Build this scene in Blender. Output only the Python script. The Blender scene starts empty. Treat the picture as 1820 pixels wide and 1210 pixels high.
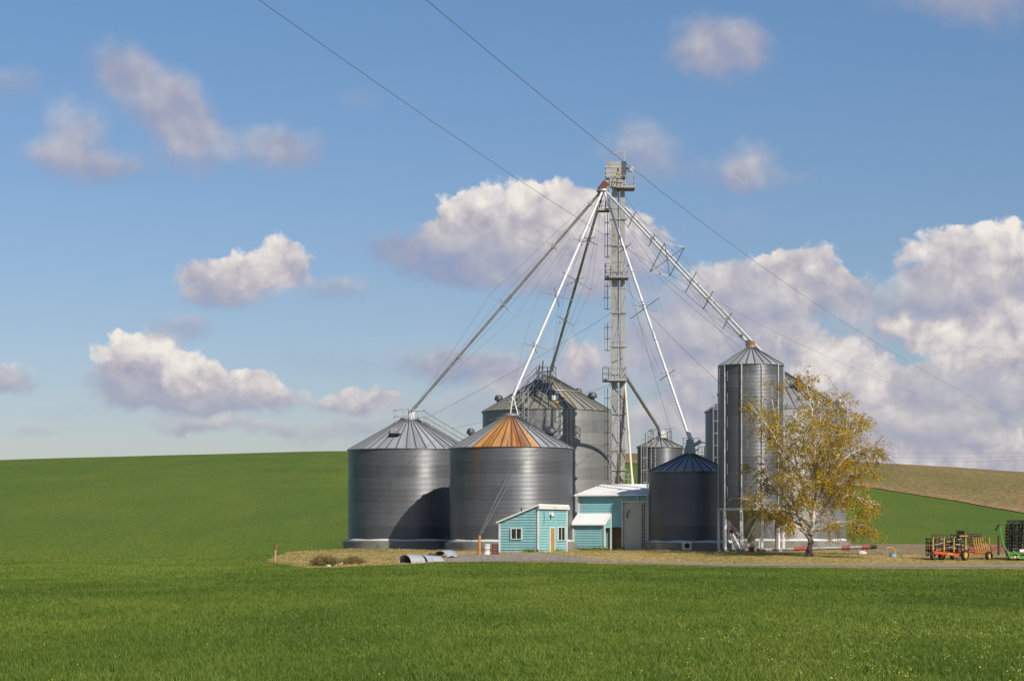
# tunables
SUN_E = 5.0; SKY_S = 0.092; DUST = 1.0; CLOUD_S = 1.0; EXPO = 0.0; DENOISE = True; DENS = 1.0
SKY_LO = (0.88, 0.80, 0.85); SKY_HI = (0.84, 1.0, 1.12)
FG = [(0.081, 0.134, 0.018), (0.102, 0.150, 0.018), (0.125, 0.160, 0.019)]
CROP = [(0.084, 0.134, 0.015), (0.120, 0.182, 0.021), (0.160, 0.218, 0.028), (0.216, 0.260, 0.038)]
import bpy, math, random
import numpy as np
from mathutils import Vector, Matrix

random.seed(7)
rng = np.random.default_rng(11)
R_ = math.radians
SC = bpy.context.scene
COL = SC.collection

# ------------------------------------------------------------------ camera
F, ZC, YH, XC = 3485.0, 2.0, 940.0, 910.0
cam_d = bpy.data.cameras.new('camera')
cam = bpy.data.objects.new('camera', cam_d)
COL.objects.link(cam)
cam.location = (0, 0, ZC)
cam.rotation_euler = (R_(90), 0, 0)
cam_d.sensor_width = 36
cam_d.lens = F / 1820 * 36
cam_d.shift_y = (YH - 605) / 1820
cam_d.clip_start = 0.5
cam_d.clip_end = 9000
SC.camera = cam


def P(X, Y, d):
    """world point at depth d on the sight line of a photo position"""
    return Vector(((X - XC) * d / F, d, ZC + (YH - Y) * d / F))


def sstep(a, b, x):
    t = np.clip((np.asarray(x, float) - a) / (b - a), 0, 1)
    return t * t * (3 - 2 * t)


# ------------------------------------------------------------------ terrain
CREST = [(-900, 862), (-400, 836), (0, 817), (300, 808.5), (600, 801), (900, 803), (1130, 806), (1350, 811),
         (1570, 823), (1700, 830.5), (1820, 839), (2200, 868), (2700, 900)]
YCR = 560.0


def hill_shape(t):
    t = np.clip(t, 0, None)
    tt = t * t / (t + 0.10) * 1.10
    return np.where(tt < 1, np.sin(np.pi / 2 * np.clip(tt, 0, 1)), 1 - 0.25 * np.clip(tt - 1, 0, 3) ** 1.5)


def start_y(x):
    return 190 + 50 * sstep(-35, 28, x)


_u, _A = [], []


def terrain(x, y, A=None):
    x = np.asarray(x, float); y = np.asarray(y, float)
    pw = sstep(136, 156, y) * sstep(-25, -16.5, x)
    base = -0.5 + 0.06 * np.sin(x * 0.11 + 1) * np.sin(y * 0.07)
    z = base + (0.62 - (base + 0.5)) * pw
    z = z - 1.5 * np.exp(-((y - 198) / 15) ** 2) * sstep(-16.6, -20, x) * sstep(-75, -45, x)      # made-up dip, added to hide the leftmost bin's shadow on the grass
    u = np.where(y > 60, x / np.maximum(y, 60), 0)
    if A is None: A = np.interp(u, _u, _A)
    s = start_y(x)
    z = z + A * hill_shape((y - s) / (YCR - s))
    return z + 0.5 * np.sin(x * 0.021 + 0.7) * np.sin(y * 0.017 + x * 0.006) * sstep(220, 420, y)


for X_, Y_ in CREST:                                   # height of the hill along each bearing
    u0 = (X_ - XC) / F
    yy = np.linspace(150, 900, 1500)
    lo, hi = 1.0, 60.0
    for _ in range(40):
        A_ = (lo + hi) / 2
        if np.max((terrain(u0 * yy, yy, A_) - ZC) / yy) < (YH - Y_) / F: lo = A_
        else: hi = A_
    _u.append(u0); _A.append(A_)


def tz(x, y):
    return float(terrain(x, y))


def hit(X, Y):
    u = (X - XC) / F; v = (YH - Y) / F
    yy = np.linspace(22, 900, 9000)
    below = (ZC + v * yy) - terrain(u * yy, yy)
    i = int(np.argmax(below < 0))
    return (u * yy[i], yy[i])


# ------------------------------------------------------------------ node helpers
def new_mat(name):
    m = bpy.data.materials.new(name); m.use_nodes = True
    nt = m.node_tree; nt.nodes.clear()
    out = nt.nodes.new('ShaderNodeOutputMaterial')
    b = nt.nodes.new('ShaderNodeBsdfPrincipled')
    nt.links.new(b.outputs[0], out.inputs[0])
    return m, nt, b


class N:
    """terse node wiring"""
    def __init__(s, nt): s.nt = nt
    def put(s, sock, v):
        if v is None: return
        if hasattr(v, 'is_linked') or hasattr(v, 'links'): s.nt.links.new(v, sock)
        else:
            if sock.type == 'RGBA' and not hasattr(v, '__len__'): v = (v, v, v, 1)
            if sock.type == 'RGBA' and len(v) == 3: v = (*v, 1)
            sock.default_value = v
    def math(s, op, a, b=None, c=None, clamp=False):
        n = s.nt.nodes.new('ShaderNodeMath'); n.operation = op; n.use_clamp = clamp
        s.put(n.inputs[0], a)
        if b is not None: s.put(n.inputs[1], b)
        if c is not None: s.put(n.inputs[2], c)
        return n.outputs[0]
    def vm(s, op, a, b=None, scale=None):
        n = s.nt.nodes.new('ShaderNodeVectorMath'); n.operation = op
        s.put(n.inputs[0], a)
        if b is not None: s.put(n.inputs[1], b)
        if scale is not None: s.put(n.inputs['Scale'], scale)
        return n.outputs['Value'] if op in ('LENGTH', 'DOT_PRODUCT', 'DISTANCE') else n.outputs[0]
    def mix(s, f, a, b, kind='MIX'):
        n = s.nt.nodes.new('ShaderNodeMix'); n.data_type = 'RGBA'; n.blend_type = kind
        s.put(n.inputs[0], f); s.put(n.inputs[6], a); s.put(n.inputs[7], b)
        return n.outputs[2]
    def noise(s, vec, scale, detail=3, rough=0.55, dist=0.0, color=False):
        n = s.nt.nodes.new('ShaderNodeTexNoise')
        if vec is not None: s.put(n.inputs['Vector'], vec)
        n.inputs['Scale'].default_value = scale; n.inputs['Detail'].default_value = detail
        n.inputs['Roughness'].default_value = rough; n.inputs['Distortion'].default_value = dist
        return n.outputs['Color'] if color else n.outputs['Fac']
    def ramp(s, f, lo, hi, a=0.0, b=1.0, smooth=True):
        n = s.nt.nodes.new('ShaderNodeMapRange')
        n.interpolation_type = 'SMOOTHSTEP' if smooth else 'LINEAR'
        s.put(n.inputs[0], f)
        for k, v in zip((1, 2, 3, 4), (lo, hi, a, b)): n.inputs[k].default_value = v
        return n.outputs[0]
    def sep(s, v):
        n = s.nt.nodes.new('ShaderNodeSeparateXYZ'); s.put(n.inputs[0], v); return n.outputs
    def comb(s, x, y, z):
        n = s.nt.nodes.new('ShaderNodeCombineXYZ')
        for i, v in enumerate((x, y, z)): s.put(n.inputs[i], v)
        return n.outputs[0]
    def obj(s): return s.nt.nodes.new('ShaderNodeTexCoord').outputs['Object']
    def pos(s): return s.nt.nodes.new('ShaderNodeNewGeometry').outputs['Position']
    def white(s, v):
        n = s.nt.nodes.new('ShaderNodeTexWhiteNoise'); n.noise_dimensions = '3D'; s.put(n.inputs['Vector'], v); return n.outputs['Value']
    def bump(s, h, strength, dist, bsdf):
        n = s.nt.nodes.new('ShaderNodeBump'); n.inputs['Strength'].default_value = strength
        n.inputs['Distance'].default_value = dist
        s.put(n.inputs['Height'], h); s.nt.links.new(n.outputs[0], bsdf.inputs['Normal'])


def paint(name, col, rough=0.6, metal=0.0, var=0.25, scale=3.0, dirt=None, dirt_amt=0.4, streak=1.0):
    """weathered painted or bare surface: mottling plus dirt patches"""
    m, nt, b = new_mat(name); n = N(nt)
    p = n.obj()
    if streak != 1.0: p = n.vm('MULTIPLY', p, (1, 1, streak))
    f = n.noise(p, scale, 4)
    c = n.mix(f, [v * (1 - var) for v in col], [min(1, v * (1 + var)) for v in col])
    if dirt:
        g = n.ramp(n.noise(n.vm('ADD', p, (7, 3, 1)), scale * 0.6, 5, 0.65), 0.5, 0.72, 0, dirt_amt)
        c = n.mix(g, c, dirt)
    n.put(b.inputs['Base Color'], c)
    n.put(b.inputs['Roughness'], n.ramp(f, 0.3, 0.7, max(0.05, rough - 0.1), min(1, rough + 0.1)))
    b.inputs['Metallic'].default_value = metal
    return m


def galvanized(name, R, stain=None, col=(0.155, 0.158, 0.167), metal=0.42, rough=0.39):
    """corrugated sheets, each sheet with its own tone"""
    m, nt, b = new_mat(name); n = N(nt)
    p = n.obj(); x, y, z = n.sep(p)
    ang = n.math('ARCTAN2', x, n.math('MULTIPLY', y, -1))          # 0 = towards -y
    ring = n.math('FLOOR', n.math('DIVIDE', z, 1.12))
    npan = max(8, round(2 * math.pi * R / 2.7))
    off = n.math('MULTIPLY', n.math('MODULO', ring, 2), 0.5)
    pan = n.math('FLOOR', n.math('ADD', n.math('MULTIPLY', ang, npan / (2 * math.pi)), off))
    wr = n.white(n.comb(ring, 0, 3))
    wp = n.white(n.comb(ring, pan, 9))
    tone = n.math('ADD', n.math('MULTIPLY', wr, 0.40), n.math('MULTIPLY', wp, 0.10))
    st = n.noise(n.comb(n.math('MULTIPLY', ang, R * 1.6), n.math('MULTIPLY', z, 0.22), 0), 1.0, 5, 0.6)
    sp = n.noise(p, 9.0, 3, 0.6)
    tone = n.math('ADD', tone, n.math('MULTIPLY', st, 0.34))
    tone = n.math('ADD', tone, n.math('MULTIPLY', sp, 0.16))
    c = n.mix(n.ramp(tone, 0.18, 0.72, 0, 1, False), [v * 0.62 for v in col], [v * 1.22 for v in col])
    # seams between sheets
    fz = n.math('FRACT', n.math('DIVIDE', z, 1.12))
    fa = n.math('FRACT', n.math('ADD', n.math('MULTIPLY', ang, npan / (2 * math.pi)), off))
    seam = n.math('MAXIMUM', n.math('LESS_THAN', fz, 0.03), n.math('LESS_THAN', fa, 0.010))
    c = n.mix(n.math('MULTIPLY', seam, 0.35), c, (0.06, 0.06, 0.063))
    if stain:
        a0, w, z0, z1 = stain
        da = n.math('ABSOLUTE', n.math('SUBTRACT', ang, a0))
        k = n.math('MULTIPLY', n.ramp(da, 0, w, 1, 0), n.ramp(z, z0, z1, 0, 1))
        k = n.math('MULTIPLY', k, n.ramp(n.noise(n.comb(n.math('MULTIPLY', ang, 30), z, 0), 1.3, 4), 0.3, 0.6))
        c = n.mix(n.math('MULTIPLY', k, 0.85), c, (0.26, 0.115, 0.03))
    n.put(b.inputs['Base Color'], c)
    b.inputs['Metallic'].default_value = metal
    n.put(b.inputs['Roughness'], n.ramp(n.math('ADD', n.math('MULTIPLY', sp, 0.4), n.math('MULTIPLY', wr, 0.6)), 0.1, 0.9, rough - 0.07, rough + 0.10, False))
    return m


def roof_mat(name, sectors, col=(0.40, 0.405, 0.42), rust=None, olive=0.0, metal=0.35, rough=0.5):
    m, nt, b = new_mat(name); n = N(nt)
    p = n.obj(); x, y, z = n.sep(p)
    ang = n.math('ARCTAN2', x, n.math('MULTIPLY', y, -1))
    rad = n.vm('LENGTH', n.comb(x, y, 0))
    sec = n.math('FLOOR', n.math('MULTIPLY', ang, sectors / (2 * math.pi)))
    w = n.white(n.comb(sec, 2, 5))
    st = n.noise(n.comb(n.math('MULTIPLY', ang, 22), n.math('MULTIPLY', rad, 0.35), 0), 1.0, 5, 0.6)
    tone = n.math('ADD', n.math('MULTIPLY', w, 0.4), n.math('MULTIPLY', st, 0.6))
    c = n.mix(n.ramp(tone, 0.2, 0.8, 0, 1, False), [v * 0.74 for v in col], [min(1, v * 1.22) for v in col])
    if olive:
        g = n.ramp(n.noise(n.comb(n.math('MULTIPLY', ang, 9), n.math('MULTIPLY', rad, 0.3), 4), 1.0, 4), 0.35, 0.65, 0.2, 1)
        c = n.mix(n.math('MULTIPLY', g, olive), c, (0.30, 0.27, 0.15))
    if rust:
        a0, a1, amt = rust                                  # angular span of the rusted panels
        inside = n.math('MULTIPLY', n.ramp(ang, a0 - 0.20, a0 + 0.16), n.ramp(ang, a1 - 0.16, a1 + 0.22, 1, 0))
        w2 = n.white(n.comb(sec, 8, 1))
        fine = n.noise(n.comb(n.math('MULTIPLY', ang, 60), n.math('MULTIPLY', rad, 0.25), 2), 1.0, 5, 0.65)
        k = n.math('ADD', n.math('MULTIPLY', w2, 0.30), n.math('MULTIPLY', fine, 0.95))
        k = n.math('ADD', k, n.math('MULTIPLY', n.math('SUBTRACT', inside, 1), 0.55))
        mask = n.math('MULTIPLY', n.ramp(k, 0.26, 0.54), n.ramp(inside, 0, 0.12))
        rc = n.mix(n.ramp(n.math('ADD', n.math('MULTIPLY', w, 0.28), n.math('MULTIPLY', n.noise(n.comb(n.math('MULTIPLY', ang, 26), n.math('MULTIPLY', rad, 0.30), 7), 1.0, 6, 0.7), 0.9)), 0.40, 0.76), (0.24, 0.080, 0.020), (0.60, 0.29, 0.065))
        c = n.mix(n.math('MULTIPLY', mask, amt), c, rc)
        n.put(b.inputs['Metallic'], n.math('MULTIPLY', n.math('SUBTRACT', 1, n.math('MULTIPLY', mask, amt)), metal))
    else:
        b.inputs['Metallic'].default_value = metal
    fs = n.math('ABSOLUTE', n.math('SUBTRACT', n.math('FRACT', n.math('ADD', n.math('MULTIPLY', ang, sectors / (2 * math.pi)), 0.5)), 0.5))
    edge = n.math('LESS_THAN', n.math('MULTIPLY', fs, rad), 0.055 * sectors / (2 * math.pi))
    c = n.mix(n.math('MULTIPLY', edge, 0.72), c, (0.045, 0.043, 0.042))
    n.put(b.inputs['Base Color'], c)
    n.put(b.inputs['Roughness'], n.ramp(st, 0.3, 0.7, rough - 0.08, rough + 0.1))
    return m


# ------------------------------------------------------------------ mesh builder
class MB:
    def __init__(s): s.v = []; s.f = []
    def add(s, vs, fs):
        o = len(s.v); s.v += [tuple(a) for a in vs]; s.f += [tuple(i + o for i in f) for f in fs]; return s
    def box(s, c, size, rz=0.0, M=None):
        x, y, z = (d / 2 for d in size)
        vs = [Vector((a * x, b * y, d * z)) for a in (-1, 1) for b in (-1, 1) for d in (-1, 1)]
        R = M if M is not None else Matrix.Rotation(rz, 3, 'Z')
        vs = [R @ v + Vector(c) for v in vs]
        return s.add(vs, [(0, 1, 3, 2), (4, 6, 7, 5), (0, 4, 5, 1), (2, 3, 7, 6), (0, 2, 6, 4), (1, 5, 7, 3)])
    def bar(s, a, b, w, h=None):
        """rectangular bar between two points"""
        a, b = Vector(a), Vector(b); d = b - a; L = d.length
        if L < 1e-6: return s
        h = h or w
        zz = d.normalized()
        up = Vector((0, 0, 1)) if abs(zz.z) < 0.95 else Vector((0, 1, 0))
        xx = up.cross(zz).normalized(); yy = zz.cross(xx)
        M = Matrix((xx, yy, zz)).transposed()
        return s.box((a + b) / 2, (w, h, L), M=M)
    def cyl(s, a, b, r, n=8, r2=None, cap=True):
        a, b = Vector(a), Vector(b); d = (b - a)
        if d.length < 1e-6: return s
        r2 = r if r2 is None else r2
        zz = d.normalized(); up = Vector((0, 0, 1)) if abs(zz.z) < 0.95 else Vector((0, 1, 0))
        xx = up.cross(zz).normalized(); yy = zz.cross(xx)
        vs = []
        for p, q in ((a, r), (b, r2)):
            vs += [p + (xx * math.cos(2 * math.pi * k / n) + yy * math.sin(2 * math.pi * k / n)) * q for k in range(n)]
        fs = [(k, (k + 1) % n, n + (k + 1) % n, n + k) for k in range(n)]
        if cap: fs += [tuple(reversed(range(n))), tuple(range(n, 2 * n))]
        return s.add(vs, fs)
    def tube(s, pts, r, n=6, r2=None):
        pts = [Vector(p) for p in pts]; r2 = r if r2 is None else r2
        m = len(pts); vs = []; px = None
        for i, p in enumerate(pts):
            d = (pts[min(i + 1, m - 1)] - pts[max(i - 1, 0)]).normalized()
            if px is None:
                up = Vector((0, 0, 1)) if abs(d.z) < 0.95 else Vector((0, 1, 0)); px = up.cross(d).normalized()
            px = (px - d * px.dot(d)).normalized(); py = d.cross(px)
            q = r + (r2 - r) * i / max(1, m - 1)
            vs += [p + (px * math.cos(2 * math.pi * k / n) + py * math.sin(2 * math.pi * k / n)) * q for k in range(n)]
        fs = [(i * n + k, i * n + (k + 1) % n, (i + 1) * n + (k + 1) % n, (i + 1) * n + k) for i in range(m - 1) for k in range(n)]
        fs += [tuple(reversed(range(n))), tuple(range((m - 1) * n, m * n))]
        return s.add(vs, fs)
    def lathe(s, prof, n=32, c=(0, 0, 0), close=False):
        """revolve (radius, z) pairs about the vertical through c"""
        vs = []; c = Vector(c)
        for r, z in prof:
            vs += [c + Vector((r * math.cos(2 * math.pi * k / n), r * math.sin(2 * math.pi * k / n), z)) for k in range(n)]
        fs = [(i * n + k, i * n + (k + 1) % n, (i + 1) * n + (k + 1) % n, (i + 1) * n + k) for i in range(len(prof) - 1) for k in range(n)]
        if close: fs += [tuple(range((len(prof) - 1) * n, len(prof) * n))]
        return s.add(vs, fs)
    def torus(s, c, R, r, axis=(0, 0, 1), n=20, m=8):
        axis = Vector(axis).normalized(); up = Vector((0, 0, 1)) if abs(axis.z) < 0.9 else Vector((1, 0, 0))
        a = up.cross(axis).normalized(); b = axis.cross(a); vs = []
        for i in range(n):
            t = 2 * math.pi * i / n; o = a * math.cos(t) + b * math.sin(t)
            vs += [Vector(c) + o * (R + r * math.cos(2 * math.pi * j / m)) + axis * (r * math.sin(2 * math.pi * j / m)) for j in range(m)]
        return s.add(vs, [(i * m + j, ((i + 1) % n) * m + j, ((i + 1) % n) * m + (j + 1) % m, i * m + (j + 1) % m) for i in range(n) for j in range(m)])
    def prism(s, poly, vec):
        poly = [Vector(p) for p in poly]; n = len(poly); vec = Vector(vec)
        return s.add(poly + [p + vec for p in poly], [tuple(range(n)), tuple(reversed(range(n, 2 * n)))] + [(i, n + i, n + (i + 1) % n, (i + 1) % n) for i in range(n)])
    def build(s, name, mat, parent=None, smooth=False, world=False, sharp=35):
        me = bpy.data.meshes.new(name)
        v = s.v
        if world and parent is not None:
            o = parent.location; v = [(a[0] - o.x, a[1] - o.y, a[2] - o.z) for a in v]
        me.from_pydata(v, [], s.f)
        import bmesh
        bm = bmesh.new(); bm.from_mesh(me); bmesh.ops.recalc_face_normals(bm, faces=bm.faces[:]); bm.to_mesh(me); bm.free()
        if smooth:
            me.polygons.foreach_set('use_smooth', [True] * len(me.polygons)); me.set_sharp_from_angle(angle=R_(sharp))
        me.materials.append(mat); me.update()
        ob = bpy.data.objects.new(name, me); COL.objects.link(ob)
        if parent is not None: ob.parent = parent
        return ob


def thing(name, label, cat, loc=(0, 0, 0), rz=0.0, group=None):
    o = bpy.data.objects.new(name, None); COL.objects.link(o)
    o.empty_display_size = 0.3
    o.location = loc; o.rotation_euler = (0, 0, rz)
    return tag(o, label, cat, group)


def tag(o, label=None, cat=None, group=None, kind=None):
    if label: o['label'] = label
    if cat: o['category'] = cat
    if group: o['group'] = group
    if kind: o['kind'] = kind
    return o


def copy_tree(o, parent=None):
    c = o.copy(); COL.objects.link(c)
    if parent is not None: c.parent = parent
    for ch in list(o.children): copy_tree(ch, c)
    return c


def np_mesh(name, verts, faces, mat, smooth=False, attrs=None):
    """big mesh straight from arrays; faces all with the same corner count"""
    me = bpy.data.meshes.new(name); nv, (nf, k) = len(verts), faces.shape
    me.vertices.add(nv); me.vertices.foreach_set('co', np.ascontiguousarray(verts, np.float32).ravel())
    me.loops.add(nf * k); me.loops.foreach_set('vertex_index', np.ascontiguousarray(faces, np.int32).ravel())
    me.polygons.add(nf); me.polygons.foreach_set('loop_start', np.arange(0, nf * k, k, dtype=np.int32))
    me.polygons.foreach_set('loop_total', np.full(nf, k, np.int32))
    if smooth: me.polygons.foreach_set('use_smooth', np.ones(nf, bool))
    for an, av in (attrs or {}).items():
        at = me.attributes.new(an, 'FLOAT', 'POINT'); at.data.foreach_set('value', np.ascontiguousarray(av, np.float32))
    me.update(calc_edges=True); me.validate()
    me.materials.append(mat)
    ob = bpy.data.objects.new(name, me); COL.objects.link(ob)
    return ob
# ------------------------------------------------------------------ light
SUN_AZ, SUN_EL = R_(36), R_(38)          # azimuth measured from -y (towards the camera) to +x
sd = Vector((math.sin(SUN_AZ) * math.cos(SUN_EL), -math.cos(SUN_AZ) * math.cos(SUN_EL), math.sin(SUN_EL)))
sl = bpy.data.lights.new('sun', 'SUN'); sl.energy = SUN_E; sl.angle = R_(0.53); sl.color = (1.0, 0.93, 0.82)
so = bpy.data.objects.new('sun', sl); COL.objects.link(so)
so.rotation_euler = sd.to_track_quat('Z', 'Y').to_euler(); so.location = (60, -60, 80)

# ------------------------------------------------------------------ sky with clouds
W = bpy.data.worlds.new('World'); SC.world = W; W.use_nodes = True
wt = W.node_tree; wt.nodes.clear(); n = N(wt)
wo = wt.nodes.new('ShaderNodeOutputWorld')
sky = wt.nodes.new('ShaderNodeTexSky'); sky.sky_type = 'NISHITA'; sky.sun_disc = False
sky.sun_elevation = SUN_EL; sky.sun_rotation = math.atan2(sd.x, sd.y)
sky.altitude = 700; sky.air_density = 1.0; sky.dust_density = DUST; sky.ozone_density = 2.0
bg1 = wt.nodes.new('ShaderNodeBackground'); bg1.inputs[1].default_value = SKY_S

dirv = wt.nodes.new('ShaderNodeTexCoord').outputs['Generated']
dx, dy, dz = n.sep(dirv)
az = n.math('MULTIPLY', n.math('ARCTAN2', dx, dy), F / 100)
el = n.math('MULTIPLY', n.math('ARCSINE', dz), F / 100)
pz = n.comb(az, el, 0)
sg = n.mix(1.0, sky.outputs[0], n.mix(n.ramp(el, 0.5, 9.0, 0, 1, False), SKY_LO, SKY_HI), 'MULTIPLY')
n.put(bg1.inputs[0], sg)
wn = n.vm('SUBTRACT', n.noise(pz, 0.9, 4, 0.55, 0, True), (0.5, 0.5, 0.5))
wn2 = n.vm('SUBTRACT', n.noise(n.vm('ADD', pz, (3, 9, 4)), 3.2, 4, 0.6, 0, True), (0.5, 0.5, 0.5))
pw_ = n.vm('ADD', pz, n.vm('ADD', n.vm('MULTIPLY', wn, (1.0, 0.65, 0)), n.vm('MULTIPLY', wn2, (0.26, 0.24, 0))))

# cloud puffs: photo x, y, half width, half height, thickness, whiteness
PUFFS = [
 (215, 130, 55, 48, .62, .30), (275, 185, 80, 60, .8, .38), (335, 215, 60, 50, .7, .30), (345, 270, 60, 50, .72, .42), (465, 272, 75, 45, .68, .42), (540, 275, 60, 35, .45, .25),
 (130, 262, 60, 70, .72, .46), (75, 300, 55, 35, .55, .40), (225, 310, 90, 32, .42, .22), (20, 175, 60, 32, .45, .2), (160, 322, 70, 30, .45, .3),
 (1245, 82, 65, 50, .66, .36), (1310, 100, 80, 60, .60, .27), (1330, 80, 50, 40, .5, .3), (1650, 18, 110, 45, .5, .25), (1790, 15, 100, 70, .66, .36),
 (1140, 270, 85, 60, .66, .42), (1335, 308, 55, 50, .70, .44), (1270, 320, 70, 35, .42, .22), (1420, 325, 60, 20, .35, .2), (640, 190, 50, 28, .3, .2),
 (430, 490, 100, 42, 1.0, .78), (500, 465, 55, 42, 1.0, .86), (360, 500, 55, 36, .7, .62), (600, 515, 70, 28, .62, .32), (400, 530, 85, 24, .5, .15),
 (800, 395, 60, 50, 1.0, .85), (890, 370, 85, 60, 1.2, .95), (980, 390, 80, 65, 1.1, .86), (1050, 420, 90, 75, 1.0, .74), (860, 440, 120, 55, 1.0, .40), (960, 470, 120, 60, .95, .64), (1130, 440, 80, 70, .9, .70),
 (740, 450, 80, 45, .7, .12), (840, 480, 80, 38, .7, .10), (660, 440, 70, 24, .38, .08), (1010, 500, 130, 35, .7, .40),
 (240, 635, 80, 42, 1.1, .97), (290, 660, 90, 48, 1.2, .90), (350, 690, 90, 42, 1.0, .70), (220, 690, 85, 36, .9, .25), (300, 715, 110, 24, .7, .28), (440, 685, 60, 32, .95, .82), (500, 710, 70, 28, .9, .78), (420, 715, 60, 26, .9, .22),
 (320, 580, 80, 26, .62, .28), (650, 710, 75, 30, .9, .78), (620, 715, 60, 24, .7, .40), (380, 755, 70, 20, .75, .6), (310, 755, 60, 16, .5, .35), (480, 760, 50, 16, .5, .4), (60, 775, 80, 14, .35, .35), (10, 670, 45, 30, .7, .65), (10, 690, 60, 20, .5, .3),
 (840, 650, 110, 32, .66, .30), (900, 680, 60, 30, .8, .70), (1030, 635, 36, 40, .95, .86), (1020, 680, 60, 35, .75, .5), (830, 720, 110, 35, .5, .35),
 (760, 640, 150, 45, .45, .30), (690, 765, 150, 34, .42, .38), (980, 640, 110, 60, .35, .35), (1130, 640, 110, 60, .55, .48), (1210, 610, 110, 60, .6, .42), (1160, 760, 130, 45, .6, .45), (560, 640, 90, 26, .25, .25), (150, 740, 130, 22, .28, .3), (560, 765, 130, 22, .3, .35), (1300, 400, 90, 30, .22, .3), (1570, 560, 90, 60, .35, .4), (1530, 610, 80, 50, .4, .5), (1730, 830, 130, 30, .8, .62), (1520, 800, 120, 34, .8, .55), (1330, 760, 130, 50, .8, .55),
 (1430, 470, 70, 48, .9, .70), (1370, 510, 110, 55, .9, .55), (1470, 530, 80, 45, .85, .60), (1260, 520, 80, 60, .8, .55), (1300, 600, 130, 50, .9, .62), (1180, 560, 90, 50, .7, .35), (1390, 615, 80, 40, .8, .55), (1340, 560, 110, 40, .8, .25),
 (1500, 670, 95, 50, 1.15, .92), (1560, 700, 90, 50, 1.1, .78), (1440, 690, 70, 40, 1.0, .74), (1240, 690, 90, 45, .85, .72), (1180, 730, 80, 30, .5, .45),
 (1680, 470, 95, 60, 1.0, .74), (1780, 460, 100, 70, 1.1, .80), (1640, 540, 70, 40, .8, .30), (1760, 540, 120, 55, 1.1, .40), (1600, 590, 38, 22, 1.0, .95), (1640, 612, 36, 20, .9, .7), (1790, 590, 90, 40, 1.1, .97), (1720, 620, 90, 48, 1.1, .86), (1800, 650, 80, 40, 1.0, .62),
 (1650, 690, 110, 45, 1.0, .30), (1760, 720, 120, 50, 1.0, .34), (1640, 760, 120, 40, .8, .42), (1590, 815, 70, 26, 1.0, .92), (1780, 800, 110, 40, .9, .72), (1690, 780, 90, 40, .7, .38), (1560, 760, 110, 34, .75, .30),
]
acc = None


def vma(a, b, c):
    q = wt.nodes.new('ShaderNodeVectorMath'); q.operation = 'MULTIPLY_ADD'
    for i, v in enumerate((a, b, c)): n.put(q.inputs[i], v)
    return q.outputs[0]


for X, Y, rx, ry, thick, white in PUFFS:              # running sums of weight, height within the puff, whiteness
    if X > 1250 and Y > 430: white = min(1.0, white + .12)
    cx = math.atan((X - XC) / F) * F / 100; cy = math.atan((YH - Y) / F) * F / 100
    here = pw_ if acc is None else vma(acc, (1e-9, 1e-9, 1e-9), pw_)
    sx, sy = 100 / (rx * 1.45), 100 / (ry * 1.45)
    q = vma(here, (sx, sy, 0), (-cx * sx, -cy * sy, 0))
    w = n.math('MAXIMUM', n.math('SUBTRACT', 1.0, n.vm('DOT_PRODUCT', q, q)), 0.0)
    w = n.math('MULTIPLY', n.math('MULTIPLY', w, w), thick)
    acc = vma(n.comb(w, w, w), n.comb(1.0, n.sep(q)[1], white), acc if acc is not None else (0, 0, 0))
S, Hh, Bb = n.sep(acc)
inv = n.math('DIVIDE', 1.0, n.math('ADD', S, 0.0001))
hgt = n.math('MULTIPLY', Hh, inv); whi = n.math('MULTIPLY', Bb, inv)
# loose clouds for the rest of the sky, all round and overhead
gen = n.noise(n.vm('MULTIPLY', dirv, (1.0, 1.0, 2.2)), 3.0, 6, 0.58)
away = n.ramp(n.math('ABSOLUTE', az), 9.6, 12.0)
away = n.math('MAXIMUM', away, n.ramp(el, 10.2, 12.5))
genk = n.math('MULTIPLY', n.ramp(gen, 0.55, 0.70), away)
S2 = n.math('MULTIPLY_ADD', genk, 0.7, S)
whi2 = n.mix(away, whi, n.ramp(gen, 0.5, 0.75, 0.4, 0.9))
fb = n.noise(pz, 1.5, 6, 0.55)
fb2 = n.noise(n.vm('ADD', pz, (5, 2, 8)), 4.5, 5, 0.6)
# crisp edges for the bright cumulus, soft ones for the thin pink scraps
sharp = n.ramp(whi2, 0.40, 0.80)
dens = n.math('ADD', S2, n.math('MULTIPLY', n.math('SUBTRACT', fb, 0.5), n.math('MULTIPLY_ADD', sharp, 0.5, 0.35)))
vo = wt.nodes.new('ShaderNodeTexVoronoi'); vo.feature = 'F1'; n.put(vo.inputs['Vector'], pw_)
vo.inputs['Scale'].default_value = 2.6; vo.inputs['Detail'].default_value = 2; vo.inputs['Roughness'].default_value = .55
puff = n.math('SUBTRACT', 0.42, vo.outputs['Distance'])
dens = n.math('ADD', dens, n.math('MULTIPLY', n.math('MULTIPLY', puff, sharp), 0.42))
soft = n.ramp(dens, 0.02, 0.95)
hard = n.ramp(dens, 0.12, 0.48)
topn = n.math('MULTIPLY', sharp, n.ramp(hgt, -0.45, 0.20))
alpha = n.mix(topn, soft, hard)
alpha = n.math('MULTIPLY', alpha, n.ramp(S2, 0.0, 0.10))
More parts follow.
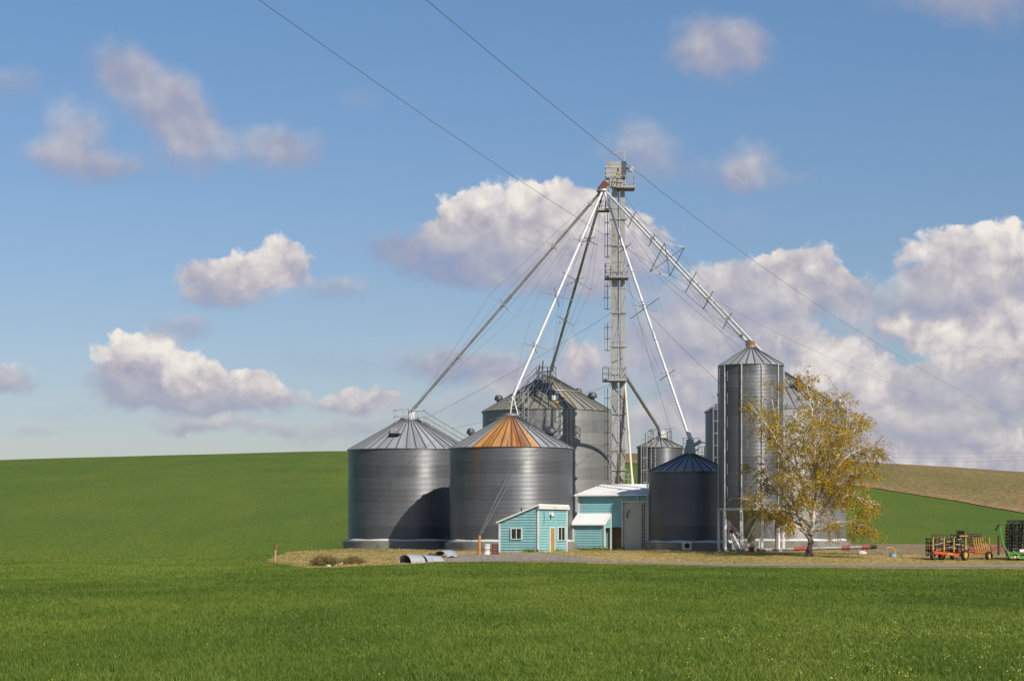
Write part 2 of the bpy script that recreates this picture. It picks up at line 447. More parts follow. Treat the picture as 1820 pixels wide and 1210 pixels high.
# relief: compare the cloud noise here with the noise a little further from the sun
fbo = n.noise(n.vm('ADD', pz, (-0.12, -0.20, 0)), 1.5, 3, 0.5)
rel = n.math('SUBTRACT', fbo, n.noise(pz, 1.5, 3, 0.5))
lum = n.math('ADD', whi2, n.math('MULTIPLY', hgt, 0.42))
lum = n.math('ADD', lum, n.math('MULTIPLY', n.math('MULTIPLY', puff, sharp), 0.35))
lum = n.math('ADD', lum, n.math('MULTIPLY', rel, -0.8))
lum = n.math('ADD', lum, n.math('MULTIPLY', n.math('SUBTRACT', fb2, 0.5), 0.12))
lum = n.math('ADD', lum, -0.02, clamp=True)
cr = wt.nodes.new('ShaderNodeValToRGB'); n.put(cr.inputs[0], lum)
els = cr.color_ramp.elements
els[0].position = 0.0; els[0].color = (.290, .330, .490, 1)
els[1].position = 1.0; els[1].color = (.880, .825, .770, 1)
for ps, cc in ((0.28, (.385, .382, .480)), (0.52, (.520, .492, .535)), (0.78, (.715, .670, .655))):
    e = els.new(ps); e.color = (*cc, 1)
bg2 = wt.nodes.new('ShaderNodeBackground'); n.put(bg2.inputs[0], cr.outputs[0]); bg2.inputs[1].default_value = CLOUD_S
msh = wt.nodes.new('ShaderNodeMixShader')
n.put(msh.inputs[0], n.math('MULTIPLY', alpha, n.mix(sharp, 0.80, 0.98)))
wt.links.new(bg1.outputs[0], msh.inputs[1]); wt.links.new(bg2.outputs[0], msh.inputs[2])
wt.links.new(msh.outputs[0], wo.inputs[0])
W.cycles.sampling_method = 'MANUAL'; W.cycles.sample_map_resolution = 512

# ------------------------------------------------------------------ ground
def field_mat(name, a, b, c, grain=6.0, bump=0.25, rows=False):
    m, nt, bs = new_mat(name); n = N(nt); p = n.pos()
    big = n.noise(n.vm('MULTIPLY', p, (0.03, 0.012, 0)), 1.0, 3)
    mid = n.noise(n.vm('MULTIPLY', p, (0.16, 0.05, 0.1)), 1.0, 4)
    fin = n.noise(n.vm('MULTIPLY', p, (1, 0.22, 1)), grain, 4, 0.65)
    k = n.mix(n.ramp(big, 0.35, 0.65), a, b)
    k = n.mix(n.ramp(mid, 0.40, 0.72, 0, 0.65), k, c)
    k = n.mix(n.ramp(fin, 0.34, 0.66, 0.0, 1.0), n.mix(1.0, k, (0.62, 0.66, 0.6), 'MULTIPLY'), n.mix(1.0, k, (1.3, 1.25, 1.25), 'MULTIPLY'))
    if rows:                                             # drill rows and wheel tracks along the slope
        x, y, z = n.sep(n.vm('ADD', p, n.vm('MULTIPLY', n.noise(p, 0.012, 2, .5, 0, True), (30, 30, 0))))
        t1 = n.math('FRACT', n.math('DIVIDE', n.math('ADD', n.math('MULTIPLY', x, .34), y), 27.0))
        tr = n.math('LESS_THAN', n.math('ABSOLUTE', n.math('SUBTRACT', t1, .5)), .020)
        k = n.mix(n.math('MULTIPLY', tr, n.ramp(n.noise(p, .06, 3), .4, .6, .05, .5)), k, (.10, .095, .030))
        br = n.ramp(n.noise(n.vm('MULTIPLY', p, (.045, .02, 0)), 1.0, 5, .6), .56, .74, 0, .5)
        k = n.mix(br, k, (.135, .150, .030))
    n.put(bs.inputs['Base Color'], k); bs.inputs['Roughness'].default_value = 0.9
    bs.inputs['Specular IOR Level'].default_value = 0.15
    n.bump(fin, bump, 0.4, bs)
    return m


M_field = field_mat('wheat_ground', FG[0], FG[1], FG[2], rows=True)
M_yard = field_mat('dry_grass_ground', (0.34, 0.245, 0.085), (0.40, 0.29, 0.125), (0.22, 0.205, 0.045), 3.5)
M_gravel = field_mat('gravel', (0.30, 0.255, 0.215), (0.26, 0.22, 0.185), (0.34, 0.29, 0.25), 7, 0.3)
M_stub = field_mat('stubble', (0.255, 0.178, 0.072), (0.205, 0.158, 0.060), (0.150, 0.150, 0.042), 2.0)
M_soil = field_mat('fallow_soil', (0.25, 0.19, 0.115), (0.28, 0.21, 0.12), (0.20, 0.17, 0.08), 3.0)
M_margin = field_mat('field_margin', (0.30, 0.19, 0.10), (0.27, 0.185, 0.09), (0.22, 0.17, 0.06), 2.0)

ys = np.concatenate([np.arange(-60, 20, 8), np.arange(20, 170, 1.5), np.arange(170, 660, 4), np.geomspace(660, 6000, 26)])
xr = np.concatenate([np.arange(0, 40, 1.0), np.arange(40, 200, 5), np.geomspace(200, 4500, 24)])
xs = np.concatenate([-xr[:0:-1], xr])
gx, gy = np.meshgrid(xs, ys)
gv = np.stack([gx, gy, terrain(gx, gy)], -1).reshape(-1, 3)
nx, ny = len(xs), len(ys)
ii, jj = np.meshgrid(np.arange(ny - 1), np.arange(nx - 1), indexing='ij')
q0 = (ii * nx + jj).ravel()
g = np_mesh('wheat_field', gv, np.stack([q0, q0 + 1, q0 + nx + 1, q0 + nx], -1), M_field, True)
tag(g, 'rolling field of young green wheat', None, None, 'structure')


def curve(pts, m):
    """photo positions laid on the ground, resampled"""
    pts = np.array([hit(*p) for p in pts]); s = np.r_[0, np.cumsum(np.hypot(*np.diff(pts, axis=0).T))]
    t = np.linspace(0, s[-1], m)
    return np.stack([np.interp(t, s, pts[:, 0]), np.interp(t, s, pts[:, 1])], -1)


def lowf(m, seed, amp):
    r = np.random.default_rng(seed); o = np.zeros(m)
    for f in (7, 17, 41, 97): o += np.interp(np.linspace(0, f, m), np.arange(f + 1), r.normal(size=f + 1)) / f ** 0.5
    return o * amp


def sheet(name, front, back, mat, label, off=0.04, m=240, k=40, jf=0.0, jb=0.0, seed=1):
    a = front.copy(); b = back.copy()
    a[:, 1] += lowf(m, seed, jf); b[:, 1] += lowf(m, seed + 1, jb)
    t = np.linspace(0, 1, k)[:, None, None]
    xy = a[None] * (1 - t) + b[None] * t
    v = np.concatenate([xy, (terrain(xy[..., 0], xy[..., 1]) + off)[..., None]], -1).reshape(-1, 3)
    i, j = np.meshgrid(np.arange(k - 1), np.arange(m - 1), indexing='ij'); q = (i * m + j).ravel()
    o = np_mesh(name, v, np.stack([q, q + 1, q + m + 1, q + m], -1), mat, True)
    return tag(o, label, None, None, 'structure')


MM = 300
yard_front_px = [(468, 999), (500, 1003), (545, 1009), (600, 1009), (680, 1005), (760, 1001), (860, 999), (1000, 1000), (1150, 1004), (1300, 1008), (1500, 1010), (1820, 1012), (2100, 1014)]
yf = curve(yard_front_px, MM)
yf_x, yf_y = yf[:, 0].copy(), yf[:, 1].copy()
yb = yf.copy()
yb[:, 0] = yf[:, 0] * np.interp(yf[:, 0], [-20, -10, 0, 60], [0.98, 1.0, 1.05, 1.6])
yb[:, 1] = np.interp(yb[:, 0], [-19.5, -17.5, -15.5, 5, 40, 100], [yf[0, 1] + .5, 168, 182, 200, 192, 186])
sheet('farmyard', yf, yb, M_yard, 'farmyard of dry straw coloured grass', 0.035, MM, 60, 0.5, 0.3, 3)
# gravel drive along the front and up to the buildings
gf = curve([(745, 1000), (860, 998.5), (960, 998), (1060, 1000), (1150, 1002.5), (1300, 1006.5), (1500, 1008), (1820, 1009.5), (2100, 1011)], MM)
gb = curve([(745, 997.5), (830, 986), (950, 984), (1020, 989), (1100, 998), (1300, 1002.5), (1500, 1003.5), (1820, 1004.5), (2100, 1005)], MM)
sheet('gravel_drive', gf, gb, M_gravel, 'grey gravel drive along the front of the farmyard', 0.06, MM, 16, 0.25, 0.25, 9)
ff = curve([(1500, 986), (1600, 985), (1700, 984), (1820, 984), (2150, 984)], MM)
fb_ = curve([(1500, 967), (1600, 967), (1700, 967.5), (1820, 967.5), (2150, 968)], MM)
sheet('fallow_strip', ff, fb_, M_soil, 'strip of bare fallow soil behind the machinery', 0.05, MM, 60, 0.8, 0.5, 13)
# upper stubble field on the hill and its bare margin
sf = curve([(760, 806), (900, 810), (1000, 815), (1120, 823), (1250, 834), (1400, 850), (1560, 868), (1700, 890), (1820, 912), (2000, 932)], MM)
sb = sf / sf[:, 1:2] * 720.0
sheet('stubble_field', sf, sb, M_stub, 'tan stubble field over the top of the hill', 0.07, MM, 90, 0.7, 0, 17)
mf = sf.copy(); mb = sf.copy(); mb[:, 1] += np.interp(sf[:, 0], [-30, 60, 110], [18, 16, 8.0]); mf[:, 1] -= 1.0
sheet('field_margin', mf, mb, M_margin, 'bare earth margin between green field and stubble', 0.12, MM, 10, 1.2, 2.2, 23)

# ------------------------------------------------------------------ crop and dry grass, blade by blade
def leaf_mat(name, cols, trans=0.25, rough=0.5):
    m, nt, b = new_mat(name); n = N(nt)
    at = nt.nodes.new('ShaderNodeAttribute'); at.attribute_name = 'tint'
    p = n.pos()
    big = n.noise(n.vm('MULTIPLY', p, (0.05, 0.02, 0)), 1.0, 3)
    mid = n.noise(n.vm('MULTIPLY', p, (0.30, 0.10, 0)), 1.0, 3)
    k = n.math('ADD', n.math('MULTIPLY', at.outputs['Fac'], 0.34), n.math('ADD', n.math('MULTIPLY', n.ramp(big, .3, .7), 0.46), n.math('MULTIPLY', n.ramp(mid, .2, .8), 0.35)))
    cr = nt.nodes.new('ShaderNodeValToRGB'); n.put(cr.inputs[0], n.ramp(k, 0.25, 0.9, 0, 1, False))
    e = cr.color_ramp.elements; e[0].color = (*cols[0], 1); e[1].color = (*cols[-1], 1)
    for i, c in enumerate(cols[1:-1]): q = e.new((i + 1) / (len(cols) - 1)); q.color = (*c, 1)
    n.put(b.inputs['Base Color'], cr.outputs[0]); b.inputs['Roughness'].default_value = rough
    b.inputs['Specular IOR Level'].default_value = 0.25
    tr = nt.nodes.new('ShaderNodeBsdfTranslucent'); n.put(tr.inputs[0], cr.outputs[0])
    mx = nt.nodes.new('ShaderNodeMixShader'); mx.inputs[0].default_value = trans
    nt.links.new(b.outputs[0], mx.inputs[1]); nt.links.new(tr.outputs[0], mx.inputs[2])
    out = [q for q in nt.nodes if q.type == 'OUTPUT_MATERIAL'][0]
    nt.links.new(mx.outputs[0], out.inputs[0])
    return m


def blades(name, x, y, h, w, mat, lean=0.35, label=None, tint=None):
    m = len(x); z = terrain(x, y)
    a = rng.uniform(0, 2 * np.pi, m); ca, sa = np.cos(a), np.sin(a)
    la = rng.uniform(0, 2 * np.pi, m); le = rng.uniform(0.1, lean, m) * h
    base = np.stack([x, y, z], -1)
    side = np.stack([ca * w / 2, sa * w / 2, 0 * w], -1)
    mid = base + np.stack([np.cos(la) * le * .35, np.sin(la) * le * .35, h * .6], -1)
    tip = base + np.stack([np.cos(la) * le, np.sin(la) * le, h], -1)
    v = np.stack([base - side, base + side, mid + side * .8, mid - side * .8, tip], 1).reshape(-1, 3)
    o = np.arange(m)[:, None] * 5
    f = np.concatenate([o + np.array([[0, 1, 2]]), o + np.array([[0, 2, 3]]), o + np.array([[3, 2, 4]])], 0)
    t = np.repeat(rng.uniform(0, 1, m) if tint is None else tint, 5)
    ob = np_mesh(name, v, f, mat, False, {'tint': t})
    return tag(ob, label, None, None, 'stuff')


M_crop = leaf_mat('wheat_leaf', CROP)
bx, by, bh, bw = [], [], [], []
for d0, d1, rho, w_, h_ in ((26, 45, 520, .011, .12), (45, 70, 300, .015, .10), (70, 100, 170, .022, .09), (100, 150, 75, .032, .08), (150, 270, 18, .05, .08)):
    hw0, hw1 = .30 * d0 + 9, .30 * d1 + 9; m = int(rho * (hw0 + hw1) * (d1 - d0) * DENS)
    d = np.sqrt(rng.uniform(d0 * d0, d1 * d1, m)); x = rng.uniform(-1, 1, m) * (.30 * d + 9)
    edge = np.interp(x, yf_x, yf_y, left=400) - rng.gamma(1.2, 0.5, m)
    ok = (d < edge) & (rng.uniform(size=m) < 1 - sstep(95, 265, d))
    wl = 9.5 + .0040 * (d - 62) ** 2 - .10 * (d - 62)            # pair of wheel tracks curving through the crop
    gap = (np.abs(np.abs(x - wl) - .95) < .17) & (d < 120) & (x > 0)
    ok &= ~(gap & (rng.uniform(size=m) < .75)) & ~((np.abs(np.abs(x + 19.5 + .05 * (d - 70)) - .95) < .17) & (d > 40) & (rng.uniform(size=m) < .65))
    x, d = x[ok], d[ok]
    clump = 0.75 + 0.5 * (0.5 + 0.5 * np.sin(x * 2.1 + 3 * np.sin(d * .7)) * np.sin(d * 1.3 + 2 * np.sin(x * .9)))
    bx.append(x); by.append(d); bh.append(h_ * clump * rng.uniform(.7, 1.25, len(x))); bw.append(np.full(len(x), w_) * rng.uniform(.7, 1.3, len(x)))
blades('wheat_crop', *(np.concatenate(q) for q in (bx, by, bh, bw)), M_crop, 0.9, 'young green wheat covering the near field')

# straw coloured grass over the yard
M_dry = leaf_mat('dry_grass_blade', [(0.21, 0.20, 0.045), (0.36, 0.28, 0.09), (0.50, 0.38, 0.15), (0.60, 0.47, 0.23)], 0.3)
m = int(110000 * DENS); t = rng.uniform(0, 1, m); j = rng.uniform(0, MM - 1.01, m); ji = j.astype(int); jf = (j - ji)[:, None]
fr = yf[ji] * (1 - jf) + yf[ji + 1] * jf; bk = yb[ji] * (1 - jf) + yb[ji + 1] * jf
bk[:, 1] = np.minimum(bk[:, 1], 182)
q = fr * (1 - t[:, None]) + bk * t[:, None]
road_f = np.interp(q[:, 0], gf[:, 0], gf[:, 1]); road_b = np.interp(q[:, 0], gb[:, 0], gb[:, 1])
on_road = (q[:, 1] > road_f + rng.normal(0, .25, m)) & (q[:, 1] < road_b + rng.normal(0, .35, m)) & (q[:, 0] > gf[0, 0])
patch = np.sin(q[:, 0] * .6 + 2 * np.sin(q[:, 1] * .35)) * np.sin(q[:, 1] * .5 + np.sin(q[:, 0] * .8))
ok = (~on_road) & (rng.uniform(size=m) < .45 + .5 * patch)
t = t[ok]; q = q[ok]; m = len(q)
fd = q[:, 1] - np.interp(q[:, 0], yf_x, yf_y)
tn = np.clip(rng.uniform(0, 1, m) - .9 * np.exp(-fd / 2.5) + .25 * np.sin(q[:, 0] * .9 + q[:, 1]), -.7, 1.2)
blades('dry_yard_grass', q[:, 0], q[:, 1], rng.gamma(2.5, .028, m) + .02, rng.uniform(.02, .05, m), M_dry, 0.9, 'dry straw coloured grass over the farmyard', tn)

# green weeds against the walls
wx, wy = [], []
for X, d, k, sp in ((944, 157.6, 260, .35), (1030, 171.2, 160, .5), (1050, 170.6, 260, .5), (1068, 170.0, 240, .4), (1104, 171.0, 60, .2), (905, 159.0, 60, .3), (990, 160.5, 60, .3)):
    wx.append((X - XC) * d / F + rng.normal(0, sp, k)); wy.append(d - .45 + rng.normal(0, .22, k))
wx = np.concatenate(wx); wy = np.concatenate(wy)
blades('green_weed', wx, wy, rng.uniform(.08, .42, len(wx)), rng.uniform(.03, .06, len(wx)), M_crop, .7, 'green weeds against the foot of the teal walls')

# yellow flowering weeds low in the right corner of the wheat
M_flow = paint('weed_flower', (0.42, 0.42, 0.05), 0.6, 0, .25, 30)
fl = MB(); fx = []
for _ in range(300):
    d = rng.uniform(29, 52) if rng.uniform() < .85 else rng.uniform(30, 110)
    u = min(.275, max(-.27, rng.triangular(.04, .27, .29) if rng.uniform() < .88 else rng.uniform(-.27, .27)))
    x, y = u * d, d
    z = tz(x, y) + rng.uniform(.16, .27)
    for k in range(rng.integers(3, 8)):
        c = Vector((x + rng.normal(0, .05), y + rng.normal(0, .05), z + rng.normal(0, .035)))
        a = Vector(rng.normal(size=3)).normalized(); b = a.orthogonal().normalized(); r = rng.uniform(.006, .014)
        fl.add([c + a * r, c + b * r, c - a * r, c - b * r], [(0, 1, 2, 3)])
tag(fl.build('flowering_weed', M_flow), 'scattered yellow flowering weeds in the wheat', None, None, 'stuff')
# ------------------------------------------------------------------ materials for things
M_conc = paint('old_concrete', (0.225, 0.205, 0.175), 0.9, 0, .35, 1.1, (0.05, 0.045, 0.04), .8)
M_pale = paint('pale_sealant', (0.62, 0.60, 0.57), 0.7, 0, .2, 2.0, (0.35, 0.3, 0.25), .4)
M_steel = paint('galvanized_steel', (0.46, 0.455, 0.44), 0.45, .55, .25, 2.0, (0.24, 0.16, 0.09), .45)
M_tower = paint('tower_steel', (0.36, 0.35, 0.33), 0.55, .35, .22, 1.2, (0.20, 0.125, 0.06), .55, .4)
M_wire = paint('wire', (0.20, 0.20, 0.21), 0.6, .4, .1)
M_black = paint('black_steel', (0.018, 0.017, 0.017), 0.55, .2, .4, 6, (0.09, 0.05, 0.03), .5)
M_darkst = paint('dark_steel', (0.09, 0.095, 0.105), 0.5, .4, .3, 3)
M_pipe_new = paint('bright_spout', (0.66, 0.66, 0.655), 0.5, .12, .12, 2.0, (0.4, 0.37, 0.33), .3)
M_pipe_dull = paint('dull_spout', (0.33, 0.32, 0.30), 0.45, .5, .25, 2.0, (0.2, 0.15, 0.1), .4)
M_rust = paint('rust', (0.24, 0.10, 0.04), 0.9, 0, .4, 5, (0.10, 0.04, 0.02), .6)
M_maroon = paint('maroon_paint', (0.13, 0.035, 0.028), 0.6, 0, .3, 5)
M_white = paint('white_paint', (0.72, 0.70, 0.66), 0.6, 0, .10, 1.5, (0.42, 0.38, 0.32), .45)
M_wroof = paint('white_roof', (0.80, 0.785, 0.76), 0.55, 0, .07, 0.9, (0.56, 0.50, 0.43), .5)
M_teal = paint('teal_paint', (0.225, 0.465, 0.480), 0.65, 0, .12, 1.3, (0.40, 0.52, 0.50), .5)
_nt = M_teal.node_tree; _n = N(_nt); _b = [q for q in _nt.nodes if q.type == 'BSDF_PRINCIPLED'][0]
_src = _b.inputs['Base Color'].links[0].from_socket; _p = _n.obj()
_k = _n.math('ADD', _n.sep(_p)[2], _n.math('MULTIPLY', _n.noise(_n.vm('MULTIPLY', _p, (2.5, 2.5, .5)), 1.0, 5, .65), 1.3))
_c = _n.mix(_n.ramp(_k, .55, 1.25, .65, 0), _src, (.30, .29, .24))                  # splashed earth along the foot
_c = _n.mix(_n.ramp(_n.noise(_n.vm('MULTIPLY', _p, (5, 5, .5)), 1.0, 5, .7), .54, .75, 0, .5), _c, (.47, .56, .54))   # faded streaks
_n.put(_b.inputs['Base Color'], _c)
M_glass = paint('dark_glass', (0.03, 0.035, 0.035), 0.08, 0, .3, 2)
M_wood = paint('ochre_wood', (0.45, 0.24, 0.055), 0.7, 0, .2, 4, (0.2, 0.11, 0.04), .4)
M_tan = paint('tan_board', (0.33, 0.25, 0.12), 0.8, 0, .15, 2, (0.14, 0.09, 0.05), .5)
M_greydoor = paint('grey_door', (0.56, 0.53, 0.475), 0.65, 0, .10, 1, (0.25, 0.22, 0.19), .35)
M_yellow = paint('yellow_paint', (0.55, 0.29, 0.03), 0.6, 0, .25, 4, (0.25, 0.14, 0.03), .5)
M_orange = paint('orange_paint', (0.62, 0.085, 0.022), 0.5, 0, .2, 4, (0.25, 0.07, 0.03), .5)
M_red = paint('red_paint', (0.30, 0.060, 0.042), 0.65, 0, .3, 4, (0.17, 0.09, 0.06), .6)
M_green = paint('green_paint', (0.05, 0.30, 0.045), 0.45, 0, .15, 4)
M_tyre = paint('tyre_rubber', (0.022, 0.021, 0.02), 0.85, 0, .3, 5, (0.12, 0.09, 0.06), .5)
M_postwood = paint('weathered_post', (0.40, 0.25, 0.13), 0.85, 0, .3, 5, (0.55, 0.5, 0.42), .5)
M_opost = paint('orange_post', (0.55, 0.22, 0.05), 0.8, 0, .25, 4, (0.25, 0.12, 0.05), .5)
M_dpost = paint('dark_post', (0.075, 0.04, 0.03), 0.85, 0, .3, 4)
M_blue = paint('blue_plastic', (0.26, 0.42, 0.62), 0.5, 0, .15, 3)
M_stone = paint('pale_rock', (0.50, 0.46, 0.42), 0.9, 0, .2, 4)
M_hopper = paint('hopper_steel', (0.36, 0.34, 0.29), 0.5, .4, .2, 1.0, (0.22, 0.17, 0.10), .5)


# ------------------------------------------------------------------ grain bins
def bin_wall(R, z0, z1, root, mat, pitch=0.11, amp=0.0088, ns=112):
    nz = int(round((z1 - z0) / pitch)) * 6; pitch = (z1 - z0) / (nz / 6)
    z = np.linspace(z0, z1, nz + 1); r = R + amp * np.sin(2 * np.pi * (z - z0) / pitch)
    a = np.arange(ns) * 2 * np.pi / ns
    v = np.stack([np.outer(r, np.cos(a)), np.outer(r, np.sin(a)), np.repeat(z[:, None], ns, 1)], -1).reshape(-1, 3)
    i, j = np.meshgrid(np.arange(nz), np.arange(ns), indexing='ij'); j2 = (j + 1) % ns
    f = np.stack([i * ns + j, i * ns + j2, (i + 1) * ns + j2, (i + 1) * ns + j], -1).reshape(-1, 4)
    o = np_mesh('wall', v, f, mat, True); o.parent = root
    return o


def on_roof(g, ang, t, up=0.0):
    """point on a bin's cone: ang 0 faces -y, t 0 at eave to 1 at cap"""
    r = g['R'] + .10 + (g['rc'] - g['R'] - .10) * t; z = g['ze'] + (g['zc'] - g['ze']) * t + up
    return Vector((r * math.sin(ang), -r * math.cos(ang), z))


def grain_bin(name, label, X, d, R, z_wall, Ye, Yc, rc, sectors, mwall, mroof, base=0.0, plinth=0.45, skirt=True):
    cx = (X - XC) * d / F
    ze = ZC + (YH - Ye) * d / F; zc = ZC + (YH - Yc) * d / F
    root = thing(name, label, 'grain bin', (cx, d, 0), 0, 'corrugated steel grain bins')
    g = dict(root=root, R=R, rc=rc, ze=ze, zc=zc, cx=cx, d=d)
    bin_wall(R, z_wall, ze + .02, root, mwall)
    m = MB(); k = sectors * 2
    r0 = R + .10
    m.lathe([(R - .15, ze - .05), (r0, ze - .05), (r0, ze), (rc, zc)], k)
    for s in range(sectors):                         # raised ribs between the roof panels
        a = s * 2 * math.pi / sectors
        p, q = on_roof(g, a, 0, .03), on_roof(g, a, 1, .03)
        m.bar(p, q, .05, .075)
        o = Vector((math.sin(a), -math.cos(a), 0))
        m.bar(p - o * .02, p - o * .02 + Vector((0, 0, -.10)), .06, .05)
    m.build('roof', mroof, root)
    c = MB(); c.lathe([(rc, zc - .05), (rc + .07, zc - .05), (rc + .07, zc + .16), (rc * .5, zc + .22), (.01, zc + .24)], 24)
    c.build('roof_cap', M_steel, root, True)
    if plinth:
        f = MB(); f.lathe([(R + plinth, -1.0), (R + plinth, z_wall - .07), (R + .05, z_wall - .03), (R - .2, z_wall - .03)], 72)
        f.lathe([(R + plinth + .45, -1.0), (R + plinth + .45, .26), (R + plinth - .05, .27)], 72)
        f.build('foundation', M_conc, root, True, sharp=25)
    if skirt:
        s_ = MB(); prof = [(R - .05, z_wall - .02), (R + .13, z_wall - .03), (R + .16, z_wall + .05), (R + .03, z_wall + .17), (R - .02, z_wall + .17)]
        s_.lathe(prof, 90); s_.v = [(x, y, z + (.035 * math.sin(9 * math.atan2(y, x)) * (z > z_wall + .1))) for x, y, z in s_.v]
        s_.build('sealed_base_band', M_pale, root, True)
    return g


def mushroom_vent(g, ang, t, r=.42, mat=None):
    p = on_roof(g, ang, t)
    m = MB(); m.lathe([(r * .5, -.15), (r * .5, .30)], 16, p)
    m.lathe([(r * .95, .20), (r, .34), (r * .92, .52), (r * .62, .68), (.01, .74)], 20, p)
    m.build('roof_vent', mat or M_darkst, g['root'], True)


def roof_stair(g, ang, t0, t1, side=1, w=.55, rail=1.0):
    a, b = on_roof(g, ang, t0, .12), on_roof(g, ang, t1, .12)
    perp = Vector((math.cos(ang), math.sin(ang), 0)) * w / 2
    m = MB()
    for s in (-1, 1): m.bar(a + perp * s, b + perp * s, .05, .14)
    k = max(4, int((b - a).length / .33))
    for i in range(k + 1):
        c = a + (b - a) * i / k; m.bar(c - perp, c + perp, .22, .05)
    st = m.build('roof_stair', M_steel, g['root'])
    h = MB()
    for s in (-1, 1):
        for i in range(0, k + 1, 4):
            c = a + (b - a) * i / k + perp * s; h.bar(c, c + Vector((0, 0, rail)), .045)
        for u in (.5, 1): h.bar(a + perp * s + Vector((0, 0, rail * u)), b + perp * s + Vector((0, 0, rail * u)), .04)
    h.build('handrail', M_steel, st)


def ring_rail(g, r, z0, h, n=8, mat=None, a0=0, a1=2 * math.pi):
    m = MB(); pts = [Vector((r * math.sin(a0 + (a1 - a0) * i / n), -r * math.cos(a0 + (a1 - a0) * i / n), z0)) for i in range(n + 1)]
    for p in pts: m.bar(p + Vector((0, 0, -.5)), p + Vector((0, 0, h)), .05)
    for p, q in zip(pts, pts[1:]):
        for u in (.5, 1): m.bar(p + Vector((0, 0, h * u)), q + Vector((0, 0, h * u)), .04)
    m.build('guard_rail', mat or M_steel, g['root'])


def wall_ladder(g, ang, z0, z1, cage=True, out=.18, mat=None):
    R = g['R'] + out; o = Vector((math.sin(ang), -math.cos(ang), 0)); p = Vector((math.cos(ang), math.sin(ang), 0))
    m = MB()
    for s in (-.2, .2): m.bar(o * R + p * s + Vector((0, 0, z0)), o * R + p * s + Vector((0, 0, z1)), .05)
    z = z0
    while z < z1: m.bar(o * R - p * .2 + Vector((0, 0, z)), o * R + p * .2 + Vector((0, 0, z)), .03); z += .3
    z = z0 + .3
    while z < z1:
        for s in (-.2, .2): m.bar(o * (R - out - .03) + p * s + Vector((0, 0, z)), o * R + p * s + Vector((0, 0, z)), .04)
        z += 2.2
    lad = m.build('ladder', mat or M_steel, g['root'])
    if cage:
        c = MB(); z = max(z0 + 2.2, z0)
        hp = lambda k: o * (R + .36 - .36 * math.cos(math.pi * k)) * 1 + p * (.38 * math.cos(math.pi * (k)))
        pts = lambda zz: [o * (R + .62 * math.sin(math.pi * k / 6)) + p * (.34 * math.cos(math.pi * k / 6)) + Vector((0, 0, zz)) for k in range(7)]
        while z < z1 + .9:
            q = pts(z)
            for a, b in zip(q, q[1:]): c.bar(a, b, .04)
            z += 1.15
        qa, qb = pts(z0 + 2.2), pts(z1 + .8)
        for k in (1, 3, 5): c.bar(qa[k], qb[k], .035)
        c.build('ladder_cage', mat or M_steel, lad)


PI = math.pi
RB = dict(col=(0.40, 0.40, 0.415))
A = grain_bin('grain_bin', 'grey steel bin farthest left with an open roof hatch and a stair down its cone', 728, 184, 5.75, .92, 800, 746, .84, 40,
              galvanized('bin_wall_a', 5.7), roof_mat('roof_a', 40))
B = grain_bin('grain_bin', 'steel bin whose roof is streaked with orange rust, behind the small teal shed', 908.5, 172, 5.38, .92, 797, 739, .50, 40,
              galvanized('bin_wall_b', 5.4, (-.58, .10, 4.5, 9.2)), roof_mat('roof_b', 40, rust=(-0.66, 0.36, 1.0)))
C = grain_bin('grain_bin', 'tall wide bin with an olive tinted roof just left of the elevator tower', 973, 192, 6.35, .9, 732.5, 669, .5, 44,
              galvanized('bin_wall_c', 6.4, None, (0.25, 0.25, 0.24), .35, .5), roof_mat('roof_c', 44, (0.36, 0.36, 0.35), olive=.75, rust=(0.16, 0.40, .22)))
D = grain_bin('grain_bin', 'low dark bin with a blue shaded roof beside the grey overhead door', 1226, 169, 3.54, .86, 838, 806.5, .42, 28,
              galvanized('bin_wall_d', 3.5, None, (0.135, 0.14, 0.155)), roof_mat('roof_d', 28, (0.30, 0.31, 0.33)))
E = grain_bin('grain_bin', 'smallest bin in the distance with railings and antennas on its roof', 1173, 188, 2.16, .5, 795, 778, .35, 24,
              galvanized('bin_wall_e', 2.2), roof_mat('roof_e', 24, (0.38, 0.37, 0.36)))
Fb = grain_bin('hopper_bin', 'narrow tall bin raised on white legs behind the birch tree', 1335, 161, 2.6, 3.62, 650, 617.5, .30, 24,
               galvanized('bin_wall_f', 2.6), roof_mat('roof_f', 24), plinth=0, skirt=False)
G = grain_bin('grain_bin', 'large bin mostly hidden behind the birch tree and the raised hopper bin', 1378, 190, 6.75, .9, 732, 656, .5, 44,
              galvanized('bin_wall_g', 6.8, None, (0.25, 0.25, 0.255), .35, .45), roof_mat('roof_g', 44, (0.36, 0.37, 0.39)))

# A: hatch, stair, rail round the cap, spout tripod
p = on_roof(A, -.32, .42)
hm = MB(); hm.box(p + Vector((0, 0, .10)), (.95, .75, .25), -.32); hm.build('hatch_frame', M_black, A['root'])
hm = MB(); hm.bar(p + Vector((-.5, .35, .2)), p + Vector((.45, .35, .25)), .1); hm.bar(p + Vector((-.2, .4, .2)), p + Vector((-.1, .75, .75)), .5, .04); hm.build('hatch_lid', M_steel, A['root'])
ring_rail(A, 1.55, A['zc'] - .35, 1.25, 7)
roof_stair(A, PI / 2 - .35, .02, .88)
roof_stair(B, 2.5, .05, .85)
mushroom_vent(B, -PI / 2 - .12, .38, .36); mushroom_vent(B, PI / 2 - .35, .36, .44)
mushroom_vent(C, -PI / 2 - .05, .28, .42); mushroom_vent(C, PI / 2 - .25, .33, .46); mushroom_vent(C, -.35, .42, .3); mushroom_vent(C, PI / 2 + .5, .5, .4)
roof_stair(C, -.42, .0, .93, rail=1.15); roof_stair(C, -.62, .25, .93, rail=1.25)
ring_rail(C, .95, C['zc'] - .2, 1.1, 6, M_darkst)
